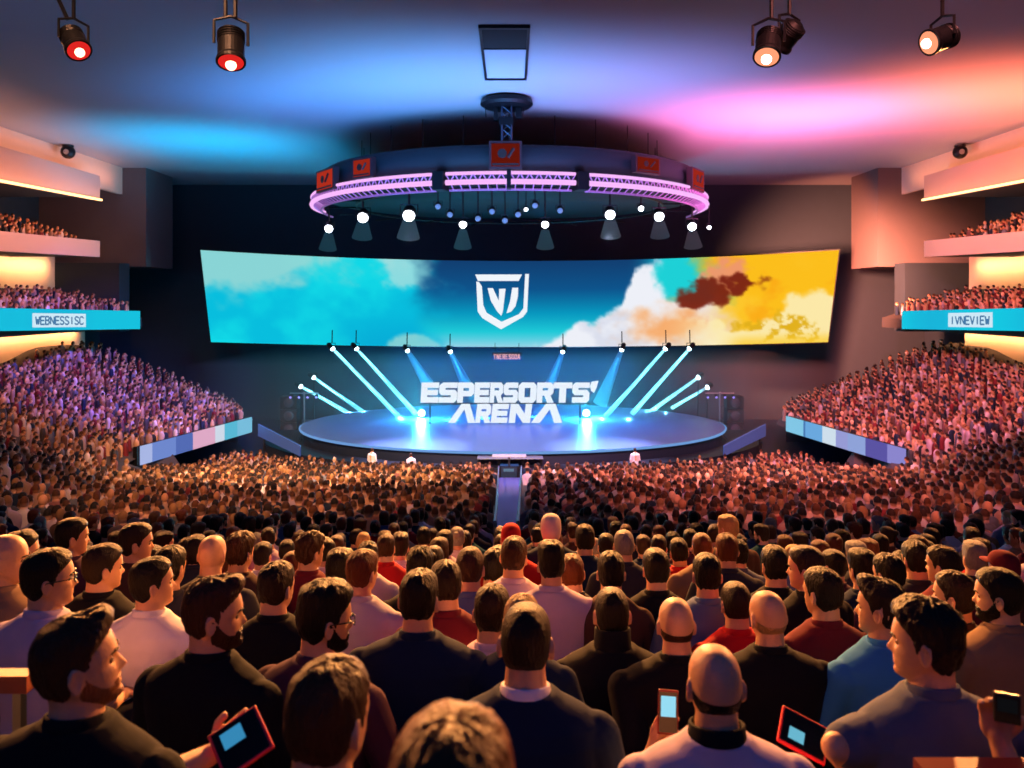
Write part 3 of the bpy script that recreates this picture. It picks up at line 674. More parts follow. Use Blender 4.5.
# vertical drape columns and clutter at the stage ends
for s in (-1,1):
    r = empty('speaker_stack', (s*16.2,58.5,0))
    for k in range(3): MB().box((-.6,-.5,.05+k*.95),(.6,.5,.95+k*.95)).build('speaker_cabinet', mat('speaker_black', rgb(26,26,34), .6), r)
    for k in range(3): MB().lathe([(.36,0),(.3,.06),(.1,.1)], (0,-.5,.5+k*.95), (0,-1,0), 18).build('speaker_cone', mat('cone_grey', rgb(60,64,80), .5), r)
    tag(r, 'stack of black speaker cabinets at the %s-side end of the stage' % ('cyan' if s<0 else 'orange'), 'speaker stack')
    r = empty('light_tree', (s*14.6,56.2,0)); MB().tube([(0,0,0),(0,0,3.4)], .06, 8).build('pole', M_steel, r); MB().tube([(-1,0,3.3),(1,0,3.3)], .05, 6).build('crossbar', M_steel, r)
    for k in range(4):
        X = -.9+.6*k; MB().lathe([(.07,0),(.13,.1),(.14,.3)], (X,0,3.2), (0,-.8,-.5), 12).build('lamp_head', M_dark, r); MB().ball((X,-.24,3.05), .09, 10, 6).build('lens', mat('tree_lens', rgb(120,150,200), .2, emit=rgb(140,120,230), estr=1.5), r)
    for a in (0,2.1,4.2): MB().tube([(0,0,.5),(.5*math.cos(a),.5*math.sin(a),0)], .03, 5).build('leg', M_steel, r)
    tag(r, 'light tree with four small lamps at the %s-side end of the stage' % ('cyan' if s<0 else 'orange'), 'light stand')
# ------------------------------------------------------------------ lights
def area(name, loc, tgt, e, col, sx, sy=None, spread=PI):
    l = bpy.data.lights.new(name, 'AREA'); l.energy = e; l.color = col; l.size = sx; l.spread = spread
    if sy: l.shape = 'RECTANGLE'; l.size_y = sy
    o = bpy.data.objects.new(name, l); COL.objects.link(o); o.location = loc
    o.rotation_euler = (Vector(tgt)-Vector(loc)).to_track_quat('-Z','Y').to_euler(); return o
E = EYE
# ceiling washes
area('ceiling_wash', (-18,47,E+3.5), (-18.5,49,CEIL), 1250*CW, rgb(0,145,195), 10, 7, 2.3)
area('ceiling_wash', (-10,37,E+3), (-10,39,CEIL), 520*CW, rgb(50,120,205), 8, 6, 2.2)
area('ceiling_wash', (-12,26,E+1), (-12,29,CEIL), 330*CW, rgb(8,75,135), 12, 8)
area('ceiling_wash', (-3,33,E+1.5), (-3,36,CEIL), 1300*CW, rgb(85,150,220), 9, 5, 2.2)
area('ceiling_wash', (5,34,E+1.5), (5,37,CEIL), 700*CW, rgb(150,140,225), 7, 5, 2.2)
area('ceiling_wash', (14,40,E+2.5), (14,43,CEIL), 1750*CW, rgb(245,120,185), 8, 6, 2.2)
area('ceiling_wash', (22,36,E+2.5), (22,38,CEIL), 1700*CW, rgb(255,115,80), 8, 6, 2.2)
area('ceiling_wash', (16,26,E+1), (16,28,CEIL), 150*CW, rgb(150,60,90), 10, 6)
# warm key over the near audience, shining back toward the camera
add_spot('audience_key', (0,21,E+4.6), (0,2.5,E-.8), 6200*KEY, rgb(255,166,88), .92, 1, .4)
add_spot('audience_key', (-11,18,E+4.4), (-3,4,E-.8), 2000*KEY, rgb(255,160,88), .8, 1, .3)
add_spot('audience_key', (11,18,E+4.4), (3,4,E-.8), 2000*KEY, rgb(255,160,88), .8, 1, .3)
# washes over the far audience
add_spot('crowd_wash', (-7,20,E+8.5), (-8,37,E-8), 14000*WASH, rgb(255,192,140), 1.05, .9, .5)
add_spot('crowd_wash', (8,20,E+8.5), (9,37,E-8), 10500*WASH, rgb(255,160,156), 1.05, .9, .5)
add_spot('crowd_wash', (0,24,E+8.5), (0,41,E-8), 2500*WASH, rgb(150,140,255), .6, .9, .5)
add_spot('crowd_wash', (-12,24,E+8.5), (-21,40,E-4), 2600*WASH, rgb(255,160,110), 1.0, .9, .5)
add_spot('crowd_wash', (-10,36,E+8.5), (-22,47,E-4), 7000*WASH, rgb(125,105,255), .9, .9, .5)
add_spot('crowd_wash', (12,26,E+8.5), (22,44,E-4), 6500*WASH, rgb(255,140,152), 1.1, .9, .5)
add_spot('crowd_wash', (-5,7,E+9), (-7,22,E-5), 3000*WASH, rgb(255,172,120), .8, .9, .5)
add_spot('crowd_wash', (5,7,E+9), (8,22,E-5), 3000*WASH, rgb(255,140,125), .8, .9, .5)
# stage front wash from the ring lamps
for px in (409,610):
    c = ringpos(px, 217, RR-2.6); add_spot('ring_lamp_light', c-Vector((0,0,.5)), ((px-512)*.055,45.5,SZ), 36000, rgb(214,210,255), .6, 1, .25)
area('stage_blue', (0,54,E-3.9), (0,54,0), 2000, rgb(30,105,235), 16, 8)
area('stage_back_blue', (0,60,E-4.5), (0,66,E-6), 700, rgb(20,90,255), 18, 3)  # area light added to turn the wall behind the stage bluer
area('wall_blue', (-8,58,E+5), (-10,66,E+3), 260, rgb(20,90,160), 20, 3)  # unseen blue fill added to tint the upper back wall
# warm cove lamps under the balconies and glow on the back wall of the orange side
for s in (-1,1):
    area('cove_lamp', (s*29.45,44,E-2.0), (s*30.3,44,E-2.6), 520, rgb(255,176,110), 22, .3, 2.2)
    area('cove_lamp', (s*31.1,45,E+2.65), (s*32.2,45,E+1.9), 520, rgb(255,186,120), 20, .3, 2.2)
    area('bulkhead_lamp', (s*25.2,42,E+5.2), (s*26.6,42,E+6.6), 420, rgb(255,160,110), 24, .6)
    area('cove_lamp', (s*27.2,43,E+8.25), (s*28,43,E+9), 150, rgb(255,160,110), 26, .5)
    area('parapet_wash', (s*22.5,42,E+5.6), (s*26.6,42,E+3.1), 800, rgb(255,150,105), 20, .8)  # unseen area light that warms the parapet face, no fixture there
add_spot('wall_glow', (19,50,E+3), (28,66,E-.5), 110000, rgb(255,145,108), 1.45, 1, .6)  # spots added to imitate the screen's orange glow on the wall
add_spot('wall_glow', (20,52,E-1), (22,66,E-2), 34000, rgb(255,110,90), 1.6, 1, .6)
area('fill', (0,-3,E+7), (0,8,E-2), 330, rgb(20,80,170), 10, 6)
w = bpy.data.worlds.new('world'); SC.world = w; w.use_nodes = True
w.node_tree.nodes['Background'].inputs[0].default_value = (*rgb(30,50,90),1); w.node_tree.nodes['Background'].inputs[1].default_value = .25
# ------------------------------------------------------------------ camera
cd = bpy.data.cameras.new('camera'); cam = bpy.data.objects.new('camera', cd); COL.objects.link(cam); SC.camera = cam
cam.location = (0,0,EYE); cam.rotation_euler = (PI/2,0,0); cd.sensor_width = 36; cd.lens = 36*F/1024; cd.shift_y = -84/1024; cd.clip_end = 200; cd.clip_start = .05
cd.dof.use_dof = True; cd.dof.focus_distance = 7; cd.dof.aperture_fstop = 3.2
SC.view_settings.view_transform = 'Standard'; SC.view_settings.look = 'None'; SC.view_settings.gamma = 1; SC.view_settings.exposure = 0; SC.view_settings.use_curve_mapping = False
SC.cycles.use_denoising = True; SC.cycles.max_bounces = 6; SC.cycles.diffuse_bounces = 2; SC.cycles.glossy_bounces = 2; SC.cycles.volume_bounces = 0; SC.cycles.transmission_bounces = 2
SC.cycles.sample_clamp_indirect = 12; SC.cycles.volume_step_rate = 5; SC.cycles.use_light_tree = True
# ------------------------------------------------------------------ people
def interp(z, pts): xs_, ys_ = zip(*sorted(pts)); return np.interp(z, xs_, ys_)
YF = [(.03,.098),(.022,.100),(.014,.0985),(.006,.092),(-.005,.088),(-.03,.088),(-.050,.088),(-.058,.092),(-.064,.0875),(-.071,.0905),(-.083,.0825),(-.094,.088),(-.106,.086),(-.116,.068),(-.122,.035)]
YB = [(.03,.100),(0,.099),(-.03,.090),(-.055,.072),(-.08,.055),(-.122,.02)]
WW = [(.03,.0765),(.01,.077),(-.03,.0715),(-.06,.0635),(-.085,.052),(-.103,.037),(-.115,.024),(-.122,.012)]
NN = [(.016,0),(.0,.008),(-.01,.014),(-.022,.021),(-.032,.027),(-.039,.025),(-.046,.008),(-.051,0)]
NZT, NZL = 18, 44
def head_grid(nu, fat=1.0):
    phis = np.linspace(PI/2-.06, 0, NZT); zu = .03+.092*np.sin(phis); zl = np.linspace(.03,-.122,NZL+1)[1:]
    z = np.concatenate([zu, zl]); k = np.concatenate([np.cos(phis)**1.0, np.ones(NZL)])
    w = np.where(z >= .03, .0765*np.clip(k,0,1)**.85, interp(z, WW)); yf = np.where(z >= .03, .098*k**.9, interp(z, YF)); yb = np.where(z >= .03, .100*k**.82, interp(z, YB))
    th = np.linspace(0, 2*PI, nu, endpoint=False); c, s = np.cos(th), np.sin(th)
    sx = np.sign(c)*np.abs(c)**(.86); sy = np.where(s > 0, np.abs(s)**.86, -np.abs(s)**.95)
    X = w[:,None]*sx[None,:]*fat; Y = np.where(s[None,:] > 0, yf[:,None]*sy[None,:], yb[:,None]*sy[None,:]); Z = np.repeat(z[:,None], nu, 1)
    front = (s[None,:] > .2)
    sig = interp(z, [(.016,.008),(-.03,.011),(-.05,.014)])[:,None]
    Y = Y+front*interp(z, NN)[:,None]*np.exp(-(X/sig)**2)
    Y = Y-front*.011*np.exp(-((np.abs(X)-.031)/.014)**2-((Z-.001)/.010)**2)
    Y = Y+front*.004*np.exp(-((np.abs(X)-.042)/.018)**2-((Z+.028)/.014)**2)
    return X, Y, Z
def grid_faces(nv, nu, cap=True):
    fs = [(j*nu+i, (j+1)*nu+i, (j+1)*nu+(i+1)%nu, j*nu+(i+1)%nu) for j in range(nv-1) for i in range(nu)]
    if cap: fs += [tuple(range(nu)), tuple((nv-1)*nu+i for i in range(nu-1,-1,-1))]
    return fs
def head_matrix(yaw, pitch, roll):      # yaw > 0 turns the face toward +x (the picture's right)
    return Matrix.Rotation(-yaw, 3, 'Z') @ Matrix.Rotation(pitch, 3, 'X') @ Matrix.Rotation(roll, 3, 'Y')
HC = Vector((0,.012,.785))              # head centre over the seat
def head_xf(hm, hs=1.0):
    base = Vector((0,-.01,.70))
    def f(p): return base+hm @ ((Vector(p)*hs*.945)+Vector((0,.02,.080)))
    return f
def ear(mb, f, sx):
    c = Vector((sx*.0765,-.008,-.008)); R = Matrix.Rotation(sx*.42, 3, 'Z') @ Matrix.Rotation(-.16, 3, 'X')
    pts = []
    for k in range(15):
        a = 2*PI*k/14; r_ = .0275 if math.sin(a) > -.2 else .026
        pts.append(f(c+R @ Vector((sx*.006, .0165*math.cos(a)*(1.0 if math.sin(a) > 0 else .75), .029*math.sin(a)))))
    mb.tube(pts, .0052, 8, False); mb.ball(f(c+R @ Vector((sx*-.001,0,-.002))), (.005,.014,.024), 10, 7, None)
    mb.ball(f(c+R @ Vector((sx*.004,.002,-.026))), (.006,.008,.009), 8, 6)
def torso_rings(sc=1.0, off=0.0, top=None, sw=1.0, belly=1.0):
    R = [(0.0,.165,.115,-.0),(.06,.178,.128,-.0),(.15,.168,.122*belly,.0),(.25,.160,.115*belly,-.002),(.36,.172,.118,-.008),(.46,.188,.118,-.012),(.53,.200,.108,-.016),(.575,.190,.092,-.018),(.605,.150,.078,-.016),(.632,.105,.068,-.013),(.655,.074,.063,-.010),(.675,.060,.060,-.008)]
    out = []
    for z, rx, ry, cy in R:
        if top and z > top: break
        w = sw if .3 < z < .61 else 1
        out.append((z, rx*sc*w+off, ry*sc+off, cy))
    return out
def add_loft(mb, rings, n=28, p=.85):
    vs = []
    for z, rx, ry, cy in rings:
        for k in range(n):
            t = 2*PI*k/n; c, s = math.cos(t), math.sin(t)
            vs.append((rx*math.copysign(abs(c)**p, c), cy+ry*math.copysign(abs(s)**p, s), z))
    nv = len(rings); mb.add(vs, [(j*n+i, j*n+(i+1)%n, (j+1)*n+(i+1)%n, (j+1)*n+i) for j in range(nv-1) for i in range(n)]+[tuple(range(n-1,-1,-1)), tuple((nv-1)*n+i for i in range(n))])
def hand(mb, wrist, direction, palm_n, side, curl=.5):
    d = Vector(direction).normalized(); nrm = Vector(palm_n); nrm = (nrm-d*nrm.dot(d)).normalized(); s = d.cross(nrm).normalized()*side
    w = Vector(wrist); R = Matrix((s, d, nrm)).transposed()
    mb.ball(w+d*.045, (.042,.052,.016), 14, 8, R); mb.capsule(w-d*.01, w+d*.03, .026, .03, 10, 3)
    for i, (o, l) in enumerate(((-.03,.066),(-.010,.078),(.011,.072),(.030,.056))):
        p0 = w+d*.082+s*o; r_ = .0092-.0004*i; a1 = curl*.7; a2 = curl*1.7; a3 = curl*2.4
        q = [p0]; 
        for seg, an in ((.45,a1),(.3,a2),(.25,a3)): q.append(q[-1]+(d*math.cos(an)+nrm*math.sin(an))*l*seg)
        mb.tube([p0-d*.02]+q+[q[-1]+(q[-1]-q[-2]).normalized()*r_*.6], [r_,r_,r_*.98,r_*.92,r_*.85,r_*.4], 8)
    t0 = w+d*.025-s*.032; t1 = t0+(-s*.55+d*.6+nrm*.35).normalized()*.036; t2 = t1+(d*.8-s*.1+nrm*.5).normalized()*.03
    mb.tube([w+d*.015-s*.015, t0, t1, t2, t2+(t2-t1).normalized()*.006], [.013,.013,.0115,.010,.005], 8)
POSES = {  # elbow, wrist, hand direction, palm normal for the person's left (x<0) and right (x>0) arm
 'lap':  (((-.27,.04,.30),(-.11,.28,.20),(.4,.9,-.15),(.1,0,-1)), ((.27,.04,.30),(.11,.28,.20),(-.4,.9,-.15),(-.1,0,-1))),
 'wide': (((-.33,.10,.31),(-.13,.31,.24),(.6,.7,0),(.1,0,-1)), ((.33,.10,.31),(.13,.31,.24),(-.6,.7,0),(-.1,0,-1))),
 'phoneR': (((-.27,.04,.30),(-.11,.28,.20),(.4,.9,-.15),(.1,0,-1)), ((.33,.16,.33),(.36,.42,.40),(.1,.9,.35),(-.3,-.2,.9))),
 'phoneL': (((-.31,.12,.30),(-.13,.36,.36),(.25,.8,.5),(.2,-.3,.9)), ((.27,.04,.30),(.11,.28,.20),(-.4,.9,-.15),(-.1,0,-1))),
 'phoneC': (((-.29,.10,.30),(-.10,.34,.33),(.4,.8,.3),(.1,-.3,.9)), ((.29,.10,.30),(.08,.34,.30),(-.4,.8,.3),(-.1,-.3,.9))),
}
SHO = (.19,-.015,.53)
def remesh(me, vox, smooth=2, name='m', dec=None):
    o = bpy.data.objects.new('tmp', me); COL.objects.link(o)
    m = o.modifiers.new('r', 'REMESH'); m.mode = 'VOXEL'; m.voxel_size = vox; m.use_smooth_shade = True
    s = o.modifiers.new('s', 'SMOOTH'); s.factor = .5; s.iterations = smooth
    if dec: q = o.modifiers.new('d', 'DECIMATE'); q.ratio = dec
    dg = bpy.context.evaluated_depsgraph_get(); n = bpy.data.meshes.new_from_object(o.evaluated_get(dg)); n.name = name
    bpy.data.objects.remove(o); bpy.data.meshes.remove(me); n.materials.clear(); n.shade_smooth(); return n
def make_body(hm, pose, vox, hs=1.0, dec=None, fingers=True, sw=1.0):
    mb = MB(); f = head_xf(hm, hs)
    X, Y, Z = head_grid(56); nv, nu = X.shape
    mb.add([f(p) for p in zip(X.ravel(), Y.ravel(), Z.ravel())], grid_faces(nv, nu))
    for s in (-1,1): ear(mb, f, s)
    mb.tube([(0,-.012,.60),(0,-.010,.66), Vector((0,-.008,.70)).lerp(f((0,-.02,-.07)),.5), f((0,-.022,-.055)), f((0,-.02,-.01))], [.075,.064,.060,.058,.05], 20)
    add_loft(mb, torso_rings(.9, 0, .66, sw))
    for s, (e, w, hd, pn) in zip((-1,1), POSES[pose]):
        mb.capsule((s*SHO[0]*sw*.93,SHO[1],SHO[2]-.005), e, .050, .040, 12, 4); mb.capsule(e, w, .041, .027, 12, 4)
        hand(mb, w, hd, pn, s, .6)
        hip, knee, ank = (s*.09,.03,.09), (s*.13,.46,.08), (s*.13,.42,-.33)
        mb.capsule(hip, knee, .07, .05, 12, 4); mb.capsule(knee, ank, .048, .034, 12, 4); mb.capsule((s*.13,.40,-.385), (s*.14,.56,-.40), .033, .028, 10, 3)
    return remesh(mb.mesh('body'), vox, 2, 'person_body', dec)
def make_shirt(pose, vox, sw=1.0, long=False, belly=1.0, dec=None, collar=0, jacket=False):
    mb = MB(); add_loft(mb, torso_rings(1.0, .014 if not jacket else .026, .66, sw, belly), 32)
    for s, (e, w, hd, pn) in zip((-1,1), POSES[pose]):
        sh = Vector((s*SHO[0]*sw,SHO[1],SHO[2]-.01)); e = Vector(e); w = Vector(w)
        if long: mb.capsule(sh, e, .074, .057, 16, 4); mb.capsule(e, e.lerp(w,.93), .057, .04, 16, 4)
        else: mb.capsule(sh, sh.lerp(e,.60 if pose.startswith('arm') else .78), .074, .064, 16, 4)
    return remesh(mb.mesh('shirt'), vox, 4, 'shirt', dec)
def make_collar(h=.016, r=.066, z=.655, hm=None):
    mb = MB(); n = 28; prof = [(r+.012,-.012),(r+.008,h),(r+.001,h+.004),(r-.004,h*.5),(r-.004,-.012)]
    vs = [(q*math.cos(2*PI*k/n)*1.02, -.010+q*math.sin(2*PI*k/n), z+dz+.012*(-math.sin(2*PI*k/n))) for q, dz in prof for k in range(n)]
    return mb.add(vs, [(j*n+i, j*n+(i+1)%n, (j+1)*n+(i+1)%n, (j+1)*n+i) for j in range(4) for i in range(n)]).mesh('collar')
def make_trousers(dec=None):
    mb = MB()
    for s in (-1,1):
        mb.capsule((s*.09,.03,.085), (s*.13,.46,.08), .095, .068, 14, 4); mb.capsule((s*.13,.46,.08), (s*.13,.42,-.30), .066, .05, 14, 4)
    mb.ball((0,.0,.09), (.175,.13,.09), 16, 9)
    return remesh(mb.mesh('trousers'), .016, 2, 'trousers')
def make_shoe(s):
    mb = MB(); vs = []; n = 14; rings = [(.37,.035,.03),(.40,.042,.045),(.46,.046,.042),(.53,.048,.03),(.575,.038,.02),(.59,.015,.01)]
    for y, rx, rz in rings:
        for k in range(n): t = 2*PI*k/n; vs.append((s*.135+rx*math.cos(t), y, -.43+rz+rz*math.sin(t)))
    return mb.add(vs, [(j*n+i, j*n+(i+1)%n, (j+1)*n+(i+1)%n, (j+1)*n+i) for j in range(5) for i in range(n)]+[tuple(range(n-1,-1,-1)), tuple(5*n+i for i in range(n))]).mesh('shoe')
def make_hair(hm, style, hs=1.0, seed=0, nu=80, coarse=False):
    """a shell over the skull whose thickness is negative (inside the skin) wherever no hair grows"""
    X, Y, Z = head_grid(nu); nv = X.shape[0]; f = head_xf(hm, hs)
    P3 = np.stack([X,Y,Z],-1); C0 = np.array([0,-.005,.0]); D = P3-C0; D[...,2] = np.maximum(D[...,2], 0)+np.minimum(D[...,2],0)*.2
    D /= np.linalg.norm(D, axis=-1, keepdims=True)
    # hairline height as a function of how far forward the point is
    line = np.interp(Y, [-.1,-.05,-.025,.0,.018,.030,.040,.060,.078,.1], [-.078,-.072,-.045,.012,-.012,.012,.036,.052,.066,.072])
    if style == 'receding': line = np.interp(Y, [-.1,-.05,-.02,.0,.02,.05,.07,.1], [-.07,-.065,-.04,.015,.03,.075,.10,.12])
    if style == 'fringe':   line = np.interp(Y, [-.1,-.05,-.02,.0,.02,.03,.1], [-.07,-.065,-.04,.0,.01,.2,.3])
    if style == 'long':     line = np.interp(Y, [-.1,-.0,.02,.035,.05,.07,.1], [-.2,-.2,-.2,-.12,.04,.060,.068])
    if style in ('cap','hood'): line = np.interp(Y, [-.1,-.05,.0,.03,.1], [-.02,-.01,.02,.03,.045]) if style == 'cap' else np.interp(Y, [-.1,0,.03,.05,.1],[-.3,-.3,-.2,.02,.08])
    b = Z-line; top = sstep(.03,.10,Z); fr = sstep(.0,.085,Y); m = sstep(-.004,.012,b)
    base = {'short':.005,'buzz':.003,'quiff':.0045,'curly':.008,'slick':.006,'long':.016,'receding':.004,'fringe':.0022,'cap':.008,'hood':.024,'bun':.008,'flat':.006}[style]
    tp = {'short':.012,'buzz':.003,'quiff':.016,'curly':.022,'slick':.014,'long':.012,'receding':.004,'fringe':0,'cap':.012,'hood':.014,'bun':.006,'flat':.022}[style]
    if style == 'fringe': m = sstep(-.003,.008, np.minimum(b, np.interp(Y,[-.1,-.04,.0,.02],[-.008,.0,.012,.012])-Z))
    T = base+tp*top*(.7+.3*fr)
    if style == 'quiff': T = T+.026*sstep(.055,.105,Z)*sstep(.03,.09,Y)*np.exp(-(X/.055)**2)
    if style == 'flat': T = T*(1+.0*X)+.014*sstep(.07,.10,Z)*sstep(-.06,.06,np.abs(X))
    if style == 'long': T = T+.018*sstep(.02,-.10,Z)*(Y < .03)
    am = {'short':.004,'buzz':.0008,'quiff':.006,'curly':.009,'slick':.0015,'long':.005,'cap':0,'hood':.002,'receding':.002,'fringe':.0006,'bun':.002,'flat':.004}[style]
    sc1 = 34 if style != 'curly' else 46
    N = fbm((np.arctan2(Y,X)*6+seed*3.1), Z*sc1+seed, 4)-.5; N2 = vnoise(X*150+seed*7+50, Y*110+50)-.5
    T = T+am*.62*(N*1.6+N2*.9)*2
    T = T*m-(1-m)*.006
    Q = P3+D*T[...,None]
    if style == 'quiff': Q[...,1] += .014*sstep(.06,.12,Z)*fr; Q[...,2] += .006*sstep(.06,.12,Z)*fr
    if style == 'slick': Q[...,2] -= .002
    mb = MB().add([f(p) for p in Q.reshape(-1,3)], grid_faces(nv, nu))
    if style == 'bun': mb.ball(f((0,-.10,.075)), .036, 14, 10)
    if style == 'cap':
        vs = []; n_ = 14
        for k in range(n_+1):
            a = PI*(.12+.76*k/n_)
            for q, dz in ((.085,.058),(.165,.044)): vs.append(f((math.cos(a)*.075*(1 if q < .1 else 1.0), .02+math.sin(a)*q, dz)))
        for k in range(n_+1):
            a = PI*(.12+.76*k/n_)
            for q, dz in ((.085,.052),(.165,.039)): vs.append(f((math.cos(a)*.075, .02+math.sin(a)*q, dz)))
        o = 2*(n_+1); mb.add(vs, [(2*k,2*k+1,2*k+3,2*k+2) for k in range(n_)]+[(o+2*k+2,o+2*k+3,o+2*k+1,o+2*k) for k in range(n_)]+[(2*k+1,o+2*k+1,o+2*k+3,2*k+3) for k in range(n_)])
    return mb.mesh('hair')
def make_beard(hm, hs=1.0, full=True, nu=80, seed=0):
    X, Y, Z = head_grid(nu); nv = X.shape[0]; f = head_xf(hm, hs)
    P3 = np.stack([X,Y,Z],-1); D = P3*np.array([1,1,.5])+np.array([0,.0,.02]); D /= np.linalg.norm(D,axis=-1,keepdims=True)
    up = np.interp(Y, [-.01,.01,.03,.05,.070,.078], [.02,.005,-.030,-.056,-.062,-.050])
    m = sstep(-.004,.006, up-Z)*sstep(-.014,-.004,Y)*(1-sstep(-.120,-.124,Z)*0)
    lips = np.exp(-(X/.017)**2-((Z+.066)/.0065)**2)*(Y > .06); m = m*(1-sstep(.3,.7,lips))
    T = (.0055 if full else .0012)*(.8+.7*sstep(-.07,-.11,Z)*(1 if full else .3)); T = T+(.003 if full else .0005)*(fbm(X*300+seed, Z*200+9,3)-.5)
    Q = P3+D*(T*m-(1-m)*.006)[...,None]
    return MB().add([f(p) for p in Q.reshape(-1,3)], grid_faces(nv, nu)).mesh('beard')
def make_glasses(hm, hs=1.0):
    f = head_xf(hm, hs); mb = MB()
    for s in (-1,1):
        pts = [f((s*.034+.024*math.cos(a), .104-.006*abs(math.cos(a)), .0+.018*math.sin(a))) for a in [2*PI*k/20 for k in range(21)]]
        mb.tube(pts, .0024, 6, False); mb.tube([f((s*.058,.098,.006)), f((s*.076,.07,.008)), f((s*.083,-.005,.012)), f((s*.082,-.02,-.004))], .0024, 6)
    mb.tube([f((-.011,.106,.004)), f((0,.109,.007)), f((.011,.106,.004))], .0024, 6)
    return mb.mesh('glasses')
def make_eye(hm, s, hs=1.0):
    f = head_xf(hm, hs); return MB().ball(f((s*.031,.0725,.0)), .0115, 14, 9).mesh('eye')
def make_brow(hm, s, hs=1.0):
    f = head_xf(hm, hs); return MB().tube([f((s*.014,.1005,.016)), f((s*.028,.0985,.0215)), f((s*.045,.083,.019)), f((s*.052,.073,.014))], [.003,.0042,.0035,.002], 6).mesh('eyebrow')
M_eye = mat('eye_white', rgb(120,100,90), .25)
M_glass = mat('glasses_black', (.01,.01,.012), .3)
M_shoe = mat('shoe_dark', (.02,.02,.022), .6)
SHOES = [make_shoe(-1), make_shoe(1)]; TROU = make_trousers()
def oc(o, c): o.color = (*c, 1); return o

HAIRC = {'black':rgb(11,10,12),'dark brown':rgb(32,22,19),'brown':rgb(62,38,25),'reddish brown':rgb(92,44,24),'blond':rgb(176,140,92),'grey':rgb(130,124,122),'white':rgb(215,205,205)}
SHIRTC = {'black':rgb(22,24,30),'navy':rgb(24,40,66),'charcoal':rgb(50,52,62),'slate grey':rgb(88,96,116),'mauve':rgb(200,182,202),'pale grey':rgb(192,184,194),'maroon':rgb(106,32,44),'red':rgb(190,34,40),'blue':rgb(52,128,196),'blue-grey':rgb(94,112,150),'brown':rgb(80,56,48),'white':rgb(236,228,234),'plum':rgb(74,44,62),'teal':rgb(30,80,90),'orange':rgb(180,84,44),'tan':rgb(140,112,88)}
SKINC = [rgb(214,164,130), rgb(198,146,112), rgb(224,178,148), rgb(170,118,86), rgb(120,78,56)]
HEROES = []
def hero(px, py, d, yaw, hair, hc, shirt, label, body=None, pitch=0, roll=0, s=1.06, pose='lap', skin=0, beard=None, glasses=False, sw=1.05, long=False, vox=.006, collar=None, jacket=False, belly=1.0, tcol=None, lean=0.0, collar_h=.014, stubble=False, arm=None):
    """px, py: crown of the head in the photograph; d: distance. yaw: degrees, 0 looks at the stage, + to the orange end."""
    by = (body if body is not None else yaw*.35); hy = math.radians(yaw-by); pitch = math.radians(pitch); hm = head_matrix(hy, pitch, math.radians(roll))
    crown = head_xf(hm)((0,0,.122+{'bald':0,'fringe':0,'buzz':.006,'quiff':.034,'curly':.028,'flat':.034,'short':.017,'slick':.018,'long':.026,'receding':.008,'cap':.02,'hood':.04,'bun':.015}[hair]))*s
    R = Matrix.Rotation(-math.radians(by), 3, 'Z'); off = R @ crown; c = P(px, py, d)
    if arm:          # one arm reaches for given places: side, elbow, wrist, hand direction
        q = lambda p: tuple(R.inverted() @ (Vector(p)-(c-off))/s); pl = list(POSES[pose]); k_ = 0 if arm[0] < 0 else 1
        el, wr = Vector(q(arm[1])), Vector(q(arm[2])); pl[k_] = (tuple(el), tuple(wr), tuple(R.inverted() @ Vector(arm[3])), tuple(R.inverted() @ Vector(arm[4]))); pose = 'arm%d' % len(HEROES); POSES[pose] = tuple(pl)
    me = make_body(hm, pose, vox, sw=sw); o = obj('person', me, M_skin); oc(o, SKINC[skin])
    o.location = c-off; o.rotation_euler = (0,0,-math.radians(by)); o.scale = (s,s,s)
    sh = obj('jacket' if jacket else 'shirt', make_shirt(pose, vox*1.4, sw, long, belly, jacket=jacket), M_cloth, o); oc(sh, SHIRTC[shirt])
    cl = obj('collar', make_collar(collar_h, .064 if collar_h < .03 else .070), M_cloth, sh, True); oc(cl, SHIRTC[collar or shirt]); 
    if collar: cl['label'] = collar+' collar'
    t = obj('trousers', TROU, M_denim, o)
    for m_ in SHOES: obj('shoe', m_, M_shoe, o)
    if hair != 'bald':
        nm = {'cap':'cap','hood':'hood'}.get(hair, 'hair'); h = obj(nm, make_hair(hm, hair, 1.0, len(HEROES)), M_hair if nm == 'hair' else M_cloth, o, True); oc(h, HAIRC.get(hc) or SHIRTC[hc])
    if hair in ('fringe','receding','bald') and False: pass
    if beard: b = obj('beard', make_beard(hm, 1.0, beard == 'full'), M_hair, o, True); oc(b, HAIRC[hc if hc in HAIRC else 'dark brown'] if beard == 'full' else rgb(140,92,62))
    if glasses: obj('glasses', make_glasses(hm), M_glass, o, True)
    if abs(yaw) > 25:
        for s_ in (-1,1):
            obj('eye', make_eye(hm, s_), M_eye, o, True); e = obj('eyebrow', make_brow(hm, s_), M_hair, o, True); oc(e, HAIRC.get(hc, HAIRC['dark brown']) if hair != 'bald' else HAIRC['brown'])
    tag(o, label, 'person'); HEROES.append((px, py, d, o, POSES[pose], s)); return o
H = hero
